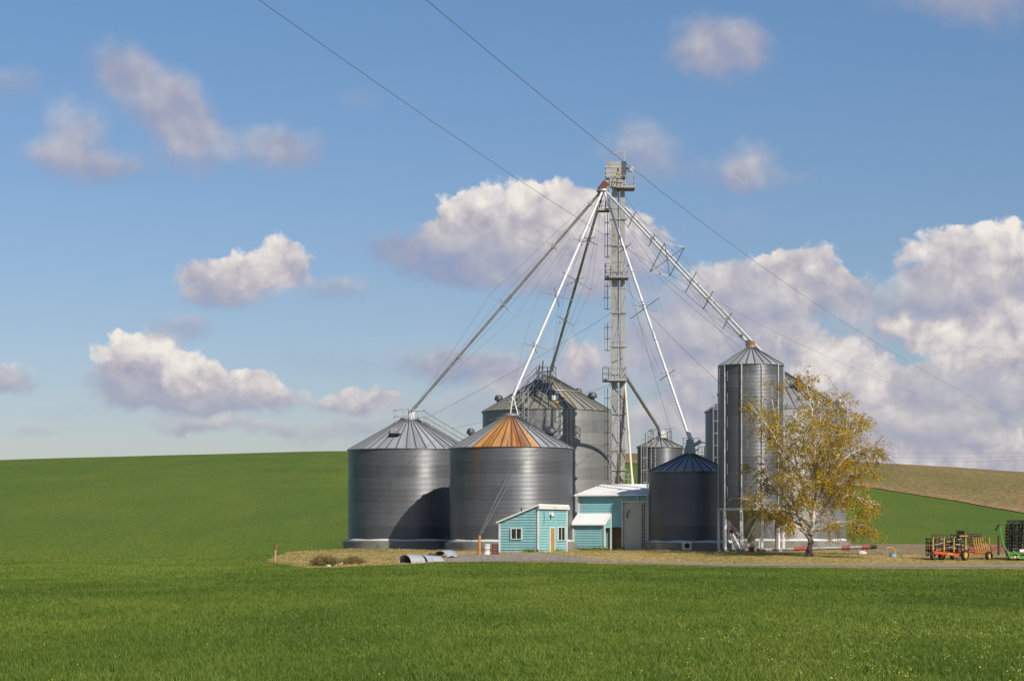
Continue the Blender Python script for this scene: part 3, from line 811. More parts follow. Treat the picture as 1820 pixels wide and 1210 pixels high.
wall_ladder(C, -.33, 1.2, C['ze'] + .6); wall_ladder(C, .30, 1.2, C['ze'], False)
m = MB(); q = on_roof(C, .12, .22); m.box(q + Vector((0, 0, .3)), (.62, .4, .45), .1); m.build('roof_box', M_white, C['root'])
m = MB(); q = on_roof(C, .14, .13); m.box(q + Vector((0, -.04, .18)), (.40, .1, .24), .1); m.build('warning_label', M_yellow, C['root'])
m = MB()
for dx_, hh in ((-.9, 1.1), (-.55, 1.5), (.25, 1.0)): m.bar(Vector((dx_, -.6, C['zc'] - .5)), Vector((dx_ + .1, -.6, C['zc'] + hh)), .13)
m.bar(Vector((-1.1, -.5, C['zc'] + .3)), Vector((.6, -.5, C['zc'] + .55)), .12); m.build('conveyor_head', M_darkst, C['root'])
# reinforcing ring on C's cone
m = MB(); pts = [on_roof(C, a, .52, .1) for a in np.linspace(0, 2 * PI, 49)]
m.tube(pts, .05, 6); m.build('roof_ring', M_steel, C['root'], True)

# D: spout base and fan
m = MB(); z = D['zc']; m.lathe([(.50, z), (.50, z + .4), (.34, z + .85), (.30, z + 1.25)], 20); m.build('inlet_collar', M_pipe_dull, D['root'], True)
m = MB(); m.bar((.30, -.1, z + .7), (.95, -.2, z + 1.1), .36, .3); m.bar((.85, -.2, z + 1.05), (1.45, -.2, z + .9), .08); m.build('inlet_flap', M_pipe_dull, D['root'])
m = MB(); m.box((-.62, -3.95, .62), (.78, .7, .70)); fan = m.build('aeration_fan', M_white, D['root'])
m = MB(); m.cyl((-.62, -4.30, .62), (-.62, -4.36, .62), .22, 20); m.build('fan_intake', M_black, fan)
wall_ladder(D, -1.45, 1.0, D['ze'] + .2, False)
# roof stair and landing between D and E
ring_rail(D, 1.3, D['zc'] - .3, .95, 3, M_steel, PI / 2 - .2, PI / 2 + .9)
# E: railings and antennas
ring_rail(E, 1.15, E['zc'] - .5, 1.15, 8); roof_stair(E, -.75, .0, .8, w=.5)
for X_, t_ in ((1146, 770), (1160, 763), (1191, 762), (1186, 768), (1194, 766)):
    xx = (X_ - 1173) * 188 / F; zt = ZC + (YH - t_) * 188 / F
    m = MB(); m.bar((xx, -.3, E['ze'] + .2), (xx * .96, -.3, zt), .06)
    if X_ == 1191: m.bar((xx * .96 - .5, -.3, zt - .02), (xx * .96 + .4, -.3, zt + .03), .05)
    m.build('antenna', M_darkst, E['root'])
wall_ladder(E, -.7, .8, E['ze'], True); wall_ladder(E, -.35, .8, E['ze'], False)
m = MB(); xx = E['R'] - .1; zz = E['ze'] - .15
m.box((xx + .75, -.4, zz - .05), (1.9, 1.0, .07))
for s in range(4):
    m.bar((xx + .1 + s * .5, -.85, zz), (xx + .1 + s * .5, -.85, zz + 1.0), .05)
for u in (.5, 1): m.bar((xx, -.85, zz + u), (xx + 1.65, -.85, zz + u), .045)
for s in (-.2, .9): m.bar((xx + .75 + s, -.4, zz), (xx - .1, -.4, zz - 1.4), .07)
m.torus((xx - .2, -.9, zz - .75), .5, .03, (0, 1, 0)); m.torus((xx - .35, -.9, zz - 1.25), .4, .03, (0, 1, 0))
m.build('access_platform', M_darkst, E['root'])
# G: ladder with cage, exhaust stack, valve on the roof
wall_ladder(G, -1.02, 2, G['ze'] + .4); mushroom_vent(G, PI / 2 - .2, .12, .42, M_steel); mushroom_vent(G, .6, .55, .35)
m = MB(); q = on_roof(G, -1.05, .05); m.cyl(q, q + Vector((0, 0, 1.1)), .26, 16); m.cyl(q + Vector((0, 0, 1.1)), q + Vector((0, 0, 1.35)), .34, 16); m.build('exhaust_stack', M_steel, G['root'], True)
m = MB(); q = on_roof(G, .42, .42); m.bar(q, q + Vector((0, 0, 1.4)), .35); m.bar(q + Vector((-.9, 0, .7)), q + Vector((.6, 0, .7)), .14); m.build('roof_valve', M_rust, G['root'])
# F: legs, hopper, stiffeners, cross bracing
z0 = .12
for k in range(10):
    a = -PI / 2 - .1 + k * 2 * PI / 10
    o = Vector((math.sin(a), -math.cos(a), 0)) * (Fb['R'] + .06)
    m = MB(); m.box(o + Vector((0, 0, (3.75 + z0) / 2)), (.21, .21, 3.75 - z0), a); lg = m.build('leg', M_white, Fb['root'])
    m = MB(); m.box(o + Vector((0, 0, .13)), (.5, .5, .5), a); m.build('footing', M_conc, lg)
    m = MB(); m.bar(o * 1.005 + Vector((0, 0, 3.7)), o * 1.005 + Vector((0, 0, Fb['ze'] - .05)), .10, .09); m.build('stiffener', M_steel, Fb['root'])
m = MB(); m.lathe([(Fb['R'] - .02, 3.66), (Fb['R'] - .1, 3.5), (.30, 1.1), (.25, .85)], 40, close=True); m.build('hopper', M_hopper, Fb['root'], True)
m = MB(); m.lathe([(Fb['R'] + .05, 3.52), (Fb['R'] + .11, 3.52), (Fb['R'] + .11, 3.72), (Fb['R'] + .02, 3.72)], 48); m.build('ring_beam', M_steel, Fb['root'], True)
m = MB(); z = Fb['zc']; m.lathe([(.34, z), (.34, z + .35), (.2, z + .55)], 16); m.build('inlet_collar', M_rust, Fb['root'], True)
m = MB()
for k in (0, 2, 4, 6, 8):
    a, b = -PI / 2 - .1 + k * 2 * PI / 10, -PI / 2 - .1 + (k + 1) * 2 * PI / 10
    pa, pb = [Vector((math.sin(t), -math.cos(t), 0)) * Fb['R'] for t in (a, b)]
    m.cyl(pa + Vector((0, 0, .3)), pb + Vector((0, 0, 3.5)), .02, 5)
m.build('cross_brace', M_steel, Fb['root'])
for a in (-.95, -.25, .35):                                      # pale strips up the wall
    for zz in np.arange(5, 15, 1.9):
        o = Vector((math.sin(a), -math.cos(a), 0)) * (Fb['R'] + .02); MB().box(o + Vector((0, 0, zz)), (.03, .03, .9), a).build('seam_strip', M_steel, Fb['root'])

# unloading auger under the hopper
au = thing('transfer_auger', 'white transfer auger with a small red motor under the raised hopper bin', 'auger', (Fb['cx'] - .2, 159.8, .1))
m = MB(); m.cyl((-1.9, .3, 2.35), (-.75, -.2, .15), .10, 10); m.build('tube', M_white, au, True)
m = MB(); m.cyl((-1.6, .5, 1.5), (-1.05, .1, .1), .06, 8); m.cyl((-1.9, .3, 2.3), (-.35, .4, 1.0), .03, 6); m.build('support', M_steel, au)
m = MB(); m.box((-1.55, -.1, 1.75), (.35, .3, .3)); m.build('gearbox', M_red, au)
m = MB(); m.box((.1, -.2, .62), (.9, .5, .28)); m.box((.05, -.2, .4), (.5, .4, .3)); m.build('intake_hopper', M_pale, au)
m = MB(); m.cyl((-.15, -.35, .3), (.25, -.35, .3), .19, 14); m.box((.1, -.2, .08), (1.0, .4, .12)); m.build('motor', M_red, au, True)

# ------------------------------------------------------------------ elevator tower
TD = 180.0
tx = (1099.5 - XC) * TD / F
tw = thing('grain_elevator', 'tall bucket elevator tower with twin legs rising behind the teal building', 'grain elevator', (tx, TD, 0))
ZT = lambda Y: ZC + (YH - Y) * TD / F
XT = lambda X: (X - 1099.5) * TD / F
for X_, w_ in ((1092.3, .50), (1106.5, .40)):
    m = MB(); zt = ZT(318); x = XT(X_)
    m.box((x, 0, zt / 2 + .1), (w_, .42, zt - .2))
    z = 2.0
    while z < zt: m.box((x, 0, z), (w_ + .07, .48, .07)); z += 2.45
    m.build('elevator_leg', M_tower, tw)
m = MB()
for Y in (437, 556, 616, 735, 800, 390, 835):
    m = MB(); z = ZT(Y); m.bar((XT(1085), -.26, z), (XT(1113), -.26, z), .12); m.bar((XT(1085), .26, z), (XT(1113), .26, z), .12)
    for x in (1085, 1113): m.bar((XT(x), -.3, z), (XT(x), .3, z), .1)
    m.build('leg_brace', M_tower, tw)
m = MB()                                                        # pipes and chain between the legs
m.tube([(XT(1099.5), -.05, ZT(330)), (XT(1099), -.05, ZT(550)), (XT(1102), -.05, ZT(640)), (XT(1102), -.05, ZT(862))], .035, 8)
m.build('conduit', M_rust, tw)
m = MB(); m.bar((XT(1100.5), -.15, ZT(335)), (XT(1100.5), -.15, 2), .03); m.bar((XT(1098), .18, ZT(335)), (XT(1098), .18, 2), .03)
z = 6
while z < ZT(335): m.bar((XT(1098), .18, z), (XT(1100.5), -.15, z), .03); z += .6
m.build('service_ladder', M_steel, tw)
# lower casing with diagonal bracing
m = MB(); x0, x1 = XT(1085.5), XT(1112)
for y in (-.32, .32):
    for a, b in ((862, 812), (812, 762), (762, 712), (712, 680)):
        m.bar((x0, y, ZT(a)), (x1, y, ZT(b)), .05); m.bar((x1, y, ZT(a)), (x0, y, ZT(b)), .05)
m.build('lattice', M_tower, tw)
m = MB(); m.box((0, 0, 3), (1.9, 1.1, 6.05)); m.build('boot', M_tower, tw)
m = MB(); m.box((XT(1112), -.2, ZT(861)), (3.6, 1.3, .12)); boot = m.build('base_platform', M_rust, tw)
m = MB()
for x in (1108, 1116, 1124): m.bar((XT(x), -.8, ZT(861)), (XT(x), -.8, ZT(843)), .07)
for Y in (843, 852): m.bar((XT(1106), -.8, ZT(Y)), (XT(1124), -.8, ZT(Y)), .06)
m.build('platform_rail', M_steel, boot)


def platform(x0, x1, Yf, Yr, dy=.95, nrail=4):
    m = MB(); z = ZT(Yf)
    m.box((XT((x0 + x1) / 2), 0, z), (XT(x1) - XT(x0), dy * 2, .10))
    for x in (x0, x1): m.bar((XT(x), -dy, z - .08), (XT(x), dy, z - .08), .09, .14)
    for s in (-1, 1): m.bar((XT(x0), s * dy, z - .08), (XT(x1), s * dy, z - .08), .09, .14)
    pl = m.build('platform', M_tower, tw); r = MB(); zr = ZT(Yr)
    for i in range(nrail + 1):
        x = XT(x0 + (x1 - x0) * i / nrail)
        for s in (-1, 1): r.bar((x, s * dy, z), (x, s * dy, zr), .055)
    for u in (.5, 1):
        zz = z + (zr - z) * u
        for s in (-1, 1): r.bar((XT(x0), s * dy, zz), (XT(x1), s * dy, zz), .05)
        for x in (x0, x1): r.bar((XT(x), -dy, zz), (XT(x), dy, zz), .05)
    r.build('platform_rail', M_tower, pl)


platform(1076, 1116, 493, 471); platform(1072, 1112, 675, 653); platform(1094, 1127, 334, 315, nrail=2)
platform(1063, 1083, 373, 356, .6, 3)
# caged ladder up the left side
m = MB()
for x in (1083, 1086): m.bar((XT(x), -.45, ZT(862)), (XT(x), -.45, ZT(335)), .04)
z = 6.1
while z < ZT(335): m.bar((XT(1083), -.45, z), (XT(1086), -.45, z), .025); z += .3
lad = m.build('ladder', M_steel, tw)
for a, b in ((862, 690), (635, 575), (562, 503), (470, 380)):
    m = MB()
    z = ZT(a) + .6
    while z <= ZT(b):
        q = [Vector((XT(1084.5), -.45, z)) + Vector((-.52 * math.sin(PI * k / 6), .34 * math.cos(PI * k / 6), 0)) for k in range(7)]
        for s, t in zip(q, q[1:]): m.bar(s, t, .035)
        z += 1.05
    for k in (1, 3, 5):
        o = Vector((XT(1084.5) - .52 * math.sin(PI * k / 6), -.45 + .34 * math.cos(PI * k / 6), 0)); m.bar(o + Vector((0, 0, ZT(a) + .6)), o + Vector((0, 0, ZT(b))), .035)
    m.build('ladder_cage', M_darkst, lad)
# head house
m = MB(); zc_, zt_ = ZT(318), ZT(289)
prof = [(XT(1076.5), zc_), (XT(1076.5), ZT(300))] + [(XT(1081.5) - .26 * math.cos(t), ZT(300) + (zt_ - ZT(300)) * math.sin(t)) for t in np.linspace(0, PI / 2, 6)] + [(XT(1106), zt_), (XT(1108), ZT(290)), (XT(1108), zc_)]
m.prism([(x, -.45, z) for x, z in prof], (0, .9, 0)); hd = m.build('head_house', M_tower, tw)
m = MB()
for Y in (298.5, 306.5, 314): m.box((XT(1092), 0, ZT(Y)), (XT(1108.6) - XT(1076), .96, .11))
m.build('head_flange', M_steel, hd)
m = MB(); m.box((XT(1108.5), 0, ZT(303)), (.42, 1.0, 1.5)); m.build('drive_cover', M_darkst, hd)
m = MB(); m.box((XT(1099.5), -.5, ZT(309.5)), (.34, .06, .22)); m.build('yellow_plate', M_yellow, hd)
m = MB(); m.box((XT(1098), -.47, ZT(306)), (.12, .06, .5)); m.build('dark_slot', M_black, hd)
m = MB(); m.box((XT(1089), -.05, ZT(323)), (.62, .7, 1.1)); m.box((XT(1102), -.05, ZT(325)), (.5, .6, 1.2)); m.build('head_neck', M_tower, tw)
m = MB(); m.bar((XT(1110.3), -.1, ZT(335)), (XT(1110.3), -.1, ZT(268.5)), .10); m.bar((XT(1110), -.1, ZT(270)), (XT(1086.5), -.1, ZT(273)), .07, .1); m.bar((XT(1104), -.1, ZT(271)), (XT(1110), -.1, ZT(278)), .05); m.build('mast', M_tower, tw)
m = MB(); m.lathe([(.02, 0), (.22, .05), (.30, .22)], 16, (XT(1116), -.2, ZT(303))); m.cyl((XT(1121), -.2, ZT(301.5)), (XT(1122.5), -.5, ZT(302)), .15, 12, .22); m.bar((XT(1111), -.2, ZT(305)), (XT(1123), -.2, ZT(306)), .08); m.build('floodlight', M_steel, tw, True)
# distributor chute
m = MB(); M3 = Matrix.Rotation(R_(-40), 3, 'Y'); m.box((XT(1072.5), -.1, ZT(331.5)), (.62, .75, .85), M=Matrix.Rotation(R_(38), 3, 'Y')); m.build('chute_hood', M_maroon, tw)
m = MB(); m.bar((XT(1083), -.1, ZT(322)), (XT(1074), -.1, ZT(336)), .4, .5); m.build('chute', M_tower, tw)
m = MB(); m.lathe([(.15, .05), (.52, 0), (.58, -.14), (.50, -.26), (.1, -.26)], 24, (XT(1071), -.1, ZT(337.5))); m.build('distributor', M_steel, tw, True)

# ------------------------------------------------------------------ spouts
DIST = Vector((tx + XT(1071), TD - .1, ZT(342)))


def spout(label, a, b, r, mat, crosses, kink=None, side=None, cables=True, collars=(), twist=.6, grp=True):
    a, b = Vector(a), Vector(b)
    root = thing('grain_spout', label, 'grain spout', a, 0, 'grain spouts fanning down from the elevator' if grp else None)
    d = (b - a); u = d.normalized(); L = d.length
    m = MB()
    if kink is None: m.cyl(a, b, r, 14)
    else: m.tube([a, b, Vector(kink)], r, 14)
    k = 5.2
    while k < L: m.cyl(a + u * (k - .09), a + u * (k + .09), r * 1.16, 14); k += 5.2
    for t in collars: m.cyl(a + u * (L * t - .4), a + u * (L * t + .4), r * 1.35, 14)
    m.build('tube', mat, root, True, True)
    e1 = u.cross(Vector((0, 0, 1))).normalized(); e2 = e1.cross(u).normalized()
    ends = [[], [], [], []]
    for t, h in crosses:
        c = a + u * L * t
        f1 = e1 * math.cos(twist) + e2 * math.sin(twist); f2 = -e1 * math.sin(twist) + e2 * math.cos(twist)
        m = MB(); m.bar(c - f1 * h, c + f1 * h, .06, .06); m.bar(c - f2 * h + u * .07, c + f2 * h + u * .07, .06, .06)
        m.cyl(c - u * .2, c + u * .2, r * 1.3, 12)
        m.build('cable_strut', M_steel, root, False, True)
        for q, e in zip(ends, (f1, f2, -f1, -f2)): q.append(c + e * h)
    if cables and crosses:
        for q in ends:
            m = MB(); pts = [a + u * .3] + q + [b - u * .3]
            m.tube(pts, .010, 4); m.build('support_cable', M_wire, root, False, True)
    return root


ZB = lambda g, X, Y: P(X, Y, g['d'])
s1 = spout('long dull grey spout running down to the leftmost bin', DIST + Vector((-.2, 0, 0)), ZB(A, 727, 736), .115, M_pipe_dull,
           [(.05, .3), (.24, .85), (.50, 1.65), (.735, .8)], collars=(.475, .97))
m = MB()
for q in ((731, 744), (736, 744), (724, 744)): m.bar(P(735, 722, 184), P(*q, 183.8), .09)
m.build('tripod', M_white, s1, False, True)
s2 = spout('bright white spout ending over the rust streaked roof', DIST + Vector((-.05, -.3, 0)), ZB(B, 907, 716), .115, M_pipe_new,
           [(.24, .75), (.505, 1.7), (.74, 1.1)])
m = MB()
for q in ((907, 738), (921, 737)): m.bar(P(912, 702, 171.8), P(*q, 171.8), .09)
m.build('tripod', M_white, s2, False, True)
s3 = spout('dark grey spout dropping to the olive roofed bin behind', DIST + Vector((0, .3, 0)), ZB(C, 979, 660), .125, M_pipe_dull,
           [(.25, 1.0), (.475, 1.75), (.70, 1.05)], collars=(.97,))
m = MB()
for q in ((975, 668), (990, 668), (984, 671)): m.bar(P(983, 640, 192), P(*q, 192), .08)
m.build('tripod', M_steel, s3, False, True)
s4 = spout('bright spout dropping right to the low blue roofed bin', DIST + Vector((.15, -.25, 0)), ZB(D, 1229, 789), .115, M_pipe_new,
           [(.235, .85), (.475, 1.75), (.735, .95)], twist=.25)
m = MB(); m.cyl(P(1222, 766, 169), P(1231, 790, 169), .20, 16); m.build('end_sleeve', M_pipe_new, s4, True, True)
s5 = spout('lower of two parallel spouts running right to the raised hopper bin', DIST + Vector((.25, -.1, .1)), ZB(Fb, 1331, 611), .11, M_pipe_new,
           [(.20, .8), (.345, .6), (.62, 1.05), (.735, .9), (.86, .8)], twist=.15)
m = MB(); q = P(1330, 610, 161); m.box(q, (.42, .42, .5)); m.box(P(1317, 597, 161.5), (.25, .3, .25)); m.build('gate_valve', M_darkst, s5, False, True)
# the big square outrigger half way along
a_, b_ = DIST, P(1331, 611, 161); u_ = (b_ - a_).normalized(); c_ = a_ + (b_ - a_) * .47
e1 = u_.cross(Vector((0, 0, 1))).normalized(); e2 = e1.cross(u_).normalized()
pp = [c_ + e2 * 1.55 + e1 * .9, c_ + e2 * 1.55 - e1 * .9 + u_ * .5, c_ - e2 * 1.6 - e1 * .9, c_ - e2 * 1.6 + e1 * .9 - u_ * .5]
m = MB(); 
for i in range(4): m.bar(pp[i], pp[(i + 1) % 4], .065)
m.bar(pp[0], pp[2], .06); m.bar(pp[1], pp[3], .06); m.build('square_outrigger', M_steel, s5, False, True)
for e in (e2, -e2):
    m = MB(); m.tube([a_ + u_ * .5, c_ + e * 1.6, b_ - u_ * .4], .013, 4); m.build('support_cable', M_wire, s5, False, True)
s6 = spout('upper of two parallel spouts passing over the raised hopper bin', P(1108, 366, TD + .5), P(1376, 648, 190), .11, M_pipe_new, [], cables=False)
s7 = spout('short grey spout from the middle of the tower to the smallest bin', P(1112, 669, TD), P(1170, 760, 187.2), .15, M_pipe_dull, [], kink=P(1173, 776, 188), cables=False, grp=False)
m = MB(); m.bar(P(1178, 766, 187.7), P(1178, 778, 187.7), .5); m.build('end_box', M_white, s7, False, True)
s8 = spout('slender rust stained downpipe leaning from the tower to the white roof', P(1110.5, 680, TD), P(1124, 861, 177.6), .115, paint('stained_white', (.62, .56, .44), .55, 0, .15, 1.2, (.5, .28, .10), .6), [], cables=False, grp=False, collars=(.985,))

# ------------------------------------------------------------------ wires
def wire(name, label, pts, r, cat='wire', grp=None, sag=0.0):
    pts = [Vector(p) for p in pts]
    o = thing(name, label, cat, pts[0], 0, grp)
    m = MB()
    if len(pts) == 2 and sag:
        a, b = pts; pts = [a + (b - a) * t - Vector((0, 0, sag * 4 * t * (1 - t))) for t in np.linspace(0, 1, 24)]
    m.tube(pts, r, 5); m.build('cable', M_wire, o, False, True)
    return o


def long_wire(cps):
    """cps: (X, Y, d) samples -> smooth curve in space"""
    t = np.linspace(0, 1, len(cps)); w = np.array([tuple(P(*c)) for c in cps])
    co = [np.polyfit(w[:, 1], w[:, k], 2) for k in (0, 2)]
    yy = np.linspace(w[0, 1], w[-1, 1], 60)
    return [(np.polyval(co[0], y), y, np.polyval(co[1], y)) for y in yy]


GP = 'power lines crossing the sky'
wire('power_line', 'power line entering at the top left of centre and passing below the distributor', long_wire([(200, -170, 62), (448, 0, 80), (720, 180, 107), (1010, 363, 158), (1110, 432, 190), (1380, 592, 300), (1560, 680, 400), (1820, 765, 640)]), .016, 'power line', GP)
wire('power_line', 'power line crossing over the top of the elevator head', long_wire([(560, -165, 62), (757, 0, 78), (1090, 268, 122), (1380, 492, 190), (1600, 637, 280), (1820, 752, 430)]), .017, 'power line', GP)
for i, (Ya, Yb) in enumerate(((800, 795), (809, 801), (815, 808))):
    wire('power_line', ('highest', 'middle', 'lowest')[i] + ' of three faint distant wires above the stubble hill', [P(1540, Ya + 4, 620), P(2000, Yb, 640)], .03, 'power line', 'distant wires over the hill', 1.0)
GG = 'guy wires steadying the elevator'
for lab, a, b in (
    ('guy wire from the tower down to the cap of the leftmost bin', P(1087, 556, TD), P(752, 746, 184)),
    ('guy wire from the lower platform to the eave of the rust streaked bin', P(1084, 684, TD), P(800, 762, 178)),
    ('guy wire from below the middle platform to the wall of the raised hopper bin', P(1112, 512, TD), P(1281, 682, 160.6)),
    ('guy wire from the tower top towards the roof of the smallest bin', P(1108, 470, TD), P(1192, 764, 195)),
    ('left one of the two guy wires rising from the orange post', P(1088, 440, TD), P(853, 948, 163)),
    ('right one of the two guy wires rising from the orange post', P(1088, 500, TD), P(855, 950, 163)),
    ('guy wire from the tower to the top of the raised hopper bin', P(1112, 437, TD), P(1318, 618, 161)),
    ('long guy wire running right from the tower to behind the birch', P(1112, 350, TD), Vector((34.5, 185, .2)))):
    wire('guy_wire', lab, [a, b], .015, 'guy wire', GG, .25)
# ------------------------------------------------------------------ clapboard buildings
TH = R_(24)


def siding(m, p0, dirx, L, z0, top, nrm, pitch=.22, thick=.055):
    """clapboards on a wall: p0 start, dirx along, top(s) height at s, nrm outward"""
    p0 = Vector((*p0, 0)); dx_ = Vector((*dirx, 0)); nv = Vector((*nrm, 0))
    z = z0; zmax = max(top(0), top(L))
    while z < zmax - .02:
        z1 = min(z + pitch, zmax)
        ss = [s for s in np.linspace(0, L, 200) if top(s) >= (z + z1) / 2]
        if ss:
            a, b = ss[0], ss[-1]
            A0, B0 = p0 + dx_ * a, p0 + dx_ * b
            sec = lambda q: [q + Vector((0, 0, z)), q + nv * thick + Vector((0, 0, z)), q + nv * .008 + Vector((0, 0, z1)), q + Vector((0, 0, z1))]
            m.prism(sec(A0), B0 - A0)
        z = z1
    return m


def window(root, c, dirx, nrm, w, h, bars=1, name='window'):
    """frame proud of the wall with dark panes inside"""
    c = Vector(c); d = Vector((*dirx, 0)); nv = Vector((*nrm, 0)); up = Vector((0, 0, 1))
    m = MB(); t = .07; o = nv * .06
    for s in (-1, 1): m.bar(c + d * s * (w / 2) + o - up * (h / 2 + t / 2), c + d * s * (w / 2) + o + up * (h / 2 + t / 2), t, .1)
    for s in (-1, 1): m.bar(c + up * s * h / 2 + o - d * (w / 2 - t / 2), c + up * s * h / 2 + o + d * (w / 2 - t / 2), .09, t)
    for k in range(bars): q = c + d * w * ((k + 1) / (bars + 1) - .5) + o; m.bar(q - up * (h / 2 - t / 2), q + up * (h / 2 - t / 2), .05, .07)
    win = m.build(name, M_white, root)
    m = MB(); q = nv * .045
    vs = [c + q + d * a * (w / 2 - .01) + up * b * (h / 2 - .01) for a, b in ((-1, -1), (1, -1), (1, 1), (-1, 1))]
    m.prism(vs, nv * .012); m.build('pane', M_glass, win)
    return win


# the little office shed in front
sc_ = P(957, 982, 157)
sh = thing('shed', 'small teal clapboard shed with a sloping roof, an ochre door and two windows', 'shed', (sc_.x, 157, 0), -TH)
L, Wd = 3.42, 5.9; zl, zr, zb = 2.52, 3.82, -.25
tp = lambda s: zl + (zr - zl) * s / L
m = MB(); m.prism([(-L, 0, zb), (0, 0, zb), (0, 0, zr), (-L, 0, zl)], (0, Wd, 0))
siding(m, (-L, 0), (1, 0), L, .12, tp, (0, -1)); siding(m, (0, 0), (0, 1), Wd, .12, lambda s: zr, (1, 0))
m.build('wall', M_teal, sh)
m = MB(); sl = (zr - zl) / L; o = .22
m.prism([(-L - o, -o, zl - sl * o + .03), (.12, -o, zr + sl * .12 + .03), (.12, -o, zr + sl * .12 + .15), (-L - o, -o, zl - sl * o + .15)], (0, Wd + 2 * o, 0))
rf = m.build('roof', M_wroof, sh)
m = MB(); m.box((.16, Wd / 2, zr - .06), (.07, Wd + .5, .30)); m.build('fascia', M_white, rf)
m = MB(); m.cyl((-2.1, 1.4, 2.9), (-2.1, 1.4, 3.75), .06, 10); m.build('flue', M_black, rf, True)
m = MB()
for x, y, zt in ((-.02, -.03, zr - .02), (-L + .02, -.03, zl - .02), (.03, Wd - .05, zr - .2)): m.box((x, y, (zt + .05) / 2), (.13, .13, zt - .05))
m.build('corner_trim', M_white, sh)
window(sh, (-1.90, -.02, 1.63), (1, 0), (0, -1), .92, .86)
window(sh, (.02, 4.62, 1.62), (0, 1), (1, 0), 1.45, 1.10)
m = MB(); m.box((.055, 2.72, 1.08), (.05, .82, 1.92)); dr = m.build('door', M_wood, sh)
m = MB()
for y in (2.26, 3.18): m.box((.06, y, 1.10), (.09, .09, 2.0))
m.box((.06, 2.72, 2.12), (.09, 1.0, .09)); m.build('door_frame', M_white, dr)
m = MB(); m.cyl((.08, 3.05, 1.05), (.15, 3.05, 1.05), .03, 8); m.build('handle', M_steel, dr)
m = MB(); m.box((.14, 2.3, 3.28), (.22, .34, .26)); m.cyl((.2, 2.3, 3.2), (.34, 2.3, 3.05), .09, 10, .13); m.build('floodlight', M_white, sh)
m = MB(); m.tube([(.05, 1.0, 3.5), (.06, 1.05, 2.9), (.05, 1.0, 2.3)], .02, 5); m.build('cable', M_black, sh)

# main teal building
mb_ = thing('workshop', 'long teal building with a white metal roof and a grey overhead door', 'building', (5.85, 172.8, 0), -TH)
Lm, Dm, zE, zR = 6.75, 6.2, 4.93, 5.92
m = MB()
m.prism([(0, .12, zb), (0, Dm, zb), (0, Dm, zR - .05), (0, .12, zE)], (.12, 0, 0))
m.prism([(Lm, .12, zb), (Lm, Dm, zb), (Lm, Dm, zR - .05), (Lm, .12, zE)], (-.12, 0, 0))
m.box((Lm / 2, Dm - .06, zR / 2), (Lm - .25, .12, zR - .1))
for a, b, z0_, z1_ in ((0, 3.08, zb, zE), (3.08, 4.14, 2.18, zE), (4.14, Lm, 4.35, zE)):
    m.box(((a + b) / 2, .06, (z0_ + z1_) / 2), (b - a - .002, .12, z1_ - z0_))
    siding(m, (a, 0), (1, 0), b - a, max(z0_, .12), lambda s, z=z1_: z, (0, -1))
m.build('wall', M_teal, mb_)
sl = (zR - zE) / Dm
m = MB(); m.prism([(-.25, -.45, zE - sl * .45 + .04), (-.25, Dm + .2, zR + .03 + .04), (-.25, Dm + .2, zR + .16), (-.25, -.45, zE - sl * .45 + .13)], (Lm + .3, 0, 0))
k = 0
while k * .42 < Lm + .2:
    x = -.22 + k * .42; m.bar((x, -.45, zE - sl * .45 + .135), (x, Dm + .2, zR + .165), .05, .035); k += 1
m.build('roof', M_wroof, mb_)
m = MB(); m.box((.03, -.035, 2.5), (.16, .08, 4.8)); m.box((4.14, -.03, 2.3), (.10, .10, 4.2)); m.build('corner_trim', M_white, mb_)
m = MB(); m.box((5.42, -.05, 4.40), (2.65, .14, .11)); m.build('door_header', M_white, mb_)
m = MB(); m.box((5.44, .17, 2.1), (2.58, .08, 4.5))
z = .2
while z < 4.3: m.box((5.44, .125, z), (2.56, .02, .03)); z += .33
od = m.build('overhead_door', M_greydoor, mb_)
m = MB()
for x in (5.93, 6.13): m.bar((x, .09, .3), (x, .09, 4.2), .04)
z = .4
while z < 4.2: m.bar((5.93, .09, z), (6.13, .09, z), .05); z += .3
m.build('wall_ladder', M_darkst, mb_)
m = MB(); m.tube([(4.72, .1, 3.65), (4.78, -.12, 3.5), (4.66, -.14, 3.3), (4.62, -.10, 3.12), (4.70, -.06, 3.0)], .045, 6); m.build('hook', M_black, od, True)
m = MB(); m.cyl((5.65, -.25, 4.5), (5.65, -.25, 4.82), .07, 10); m.bar((5.65, -.25, 4.8), (5.65, 0, 4.85), .05); m.build('lamp', M_white, mb_, True)
m = MB(); m.box((2.9, .75, 1.0), (2.45, .06, 2.4)); m.box((1.75, .3, 1.0), (.06, .9, 2.4)); m.box((4.1, .42, 1.0), (.06, .7, 2.4)); m.build('entrance_recess', M_tan, mb_)

# lean-to porch
ax = thing('lean_to', 'low teal lean-to with a white sloping roof in front of the long building', 'shed', tuple(mb_.matrix_basis @ Vector((.12, -1.52, 0))), -TH)
La, Da, ze_, zt_ = 2.98, 1.5, 2.50, 3.32
m = MB(); m.box((La / 2, .06, 1.1), (La, .12, 2.75)); siding(m, (0, 0), (1, 0), La, .12, lambda s: ze_ - .03, (0, -1))
m.prism([(0, .122, zb), (0, Da, zb), (0, Da, zt_ - .06), (0, .122, ze_ - .04)], (.1, 0, 0))
m.prism([(La - .1, .122, 2.12), (La - .1, Da, 2.12), (La - .1, Da, zt_ - .06), (La - .1, .122, ze_ - .04)], (.1, 0, 0))
siding(m, (La, .12), (0, 1), Da - .12, 2.12, lambda s: ze_ - .05 + (zt_ - ze_) * s / Da, (1, 0))
m.build('wall', M_teal, ax)
sl = (zt_ - ze_) / Da
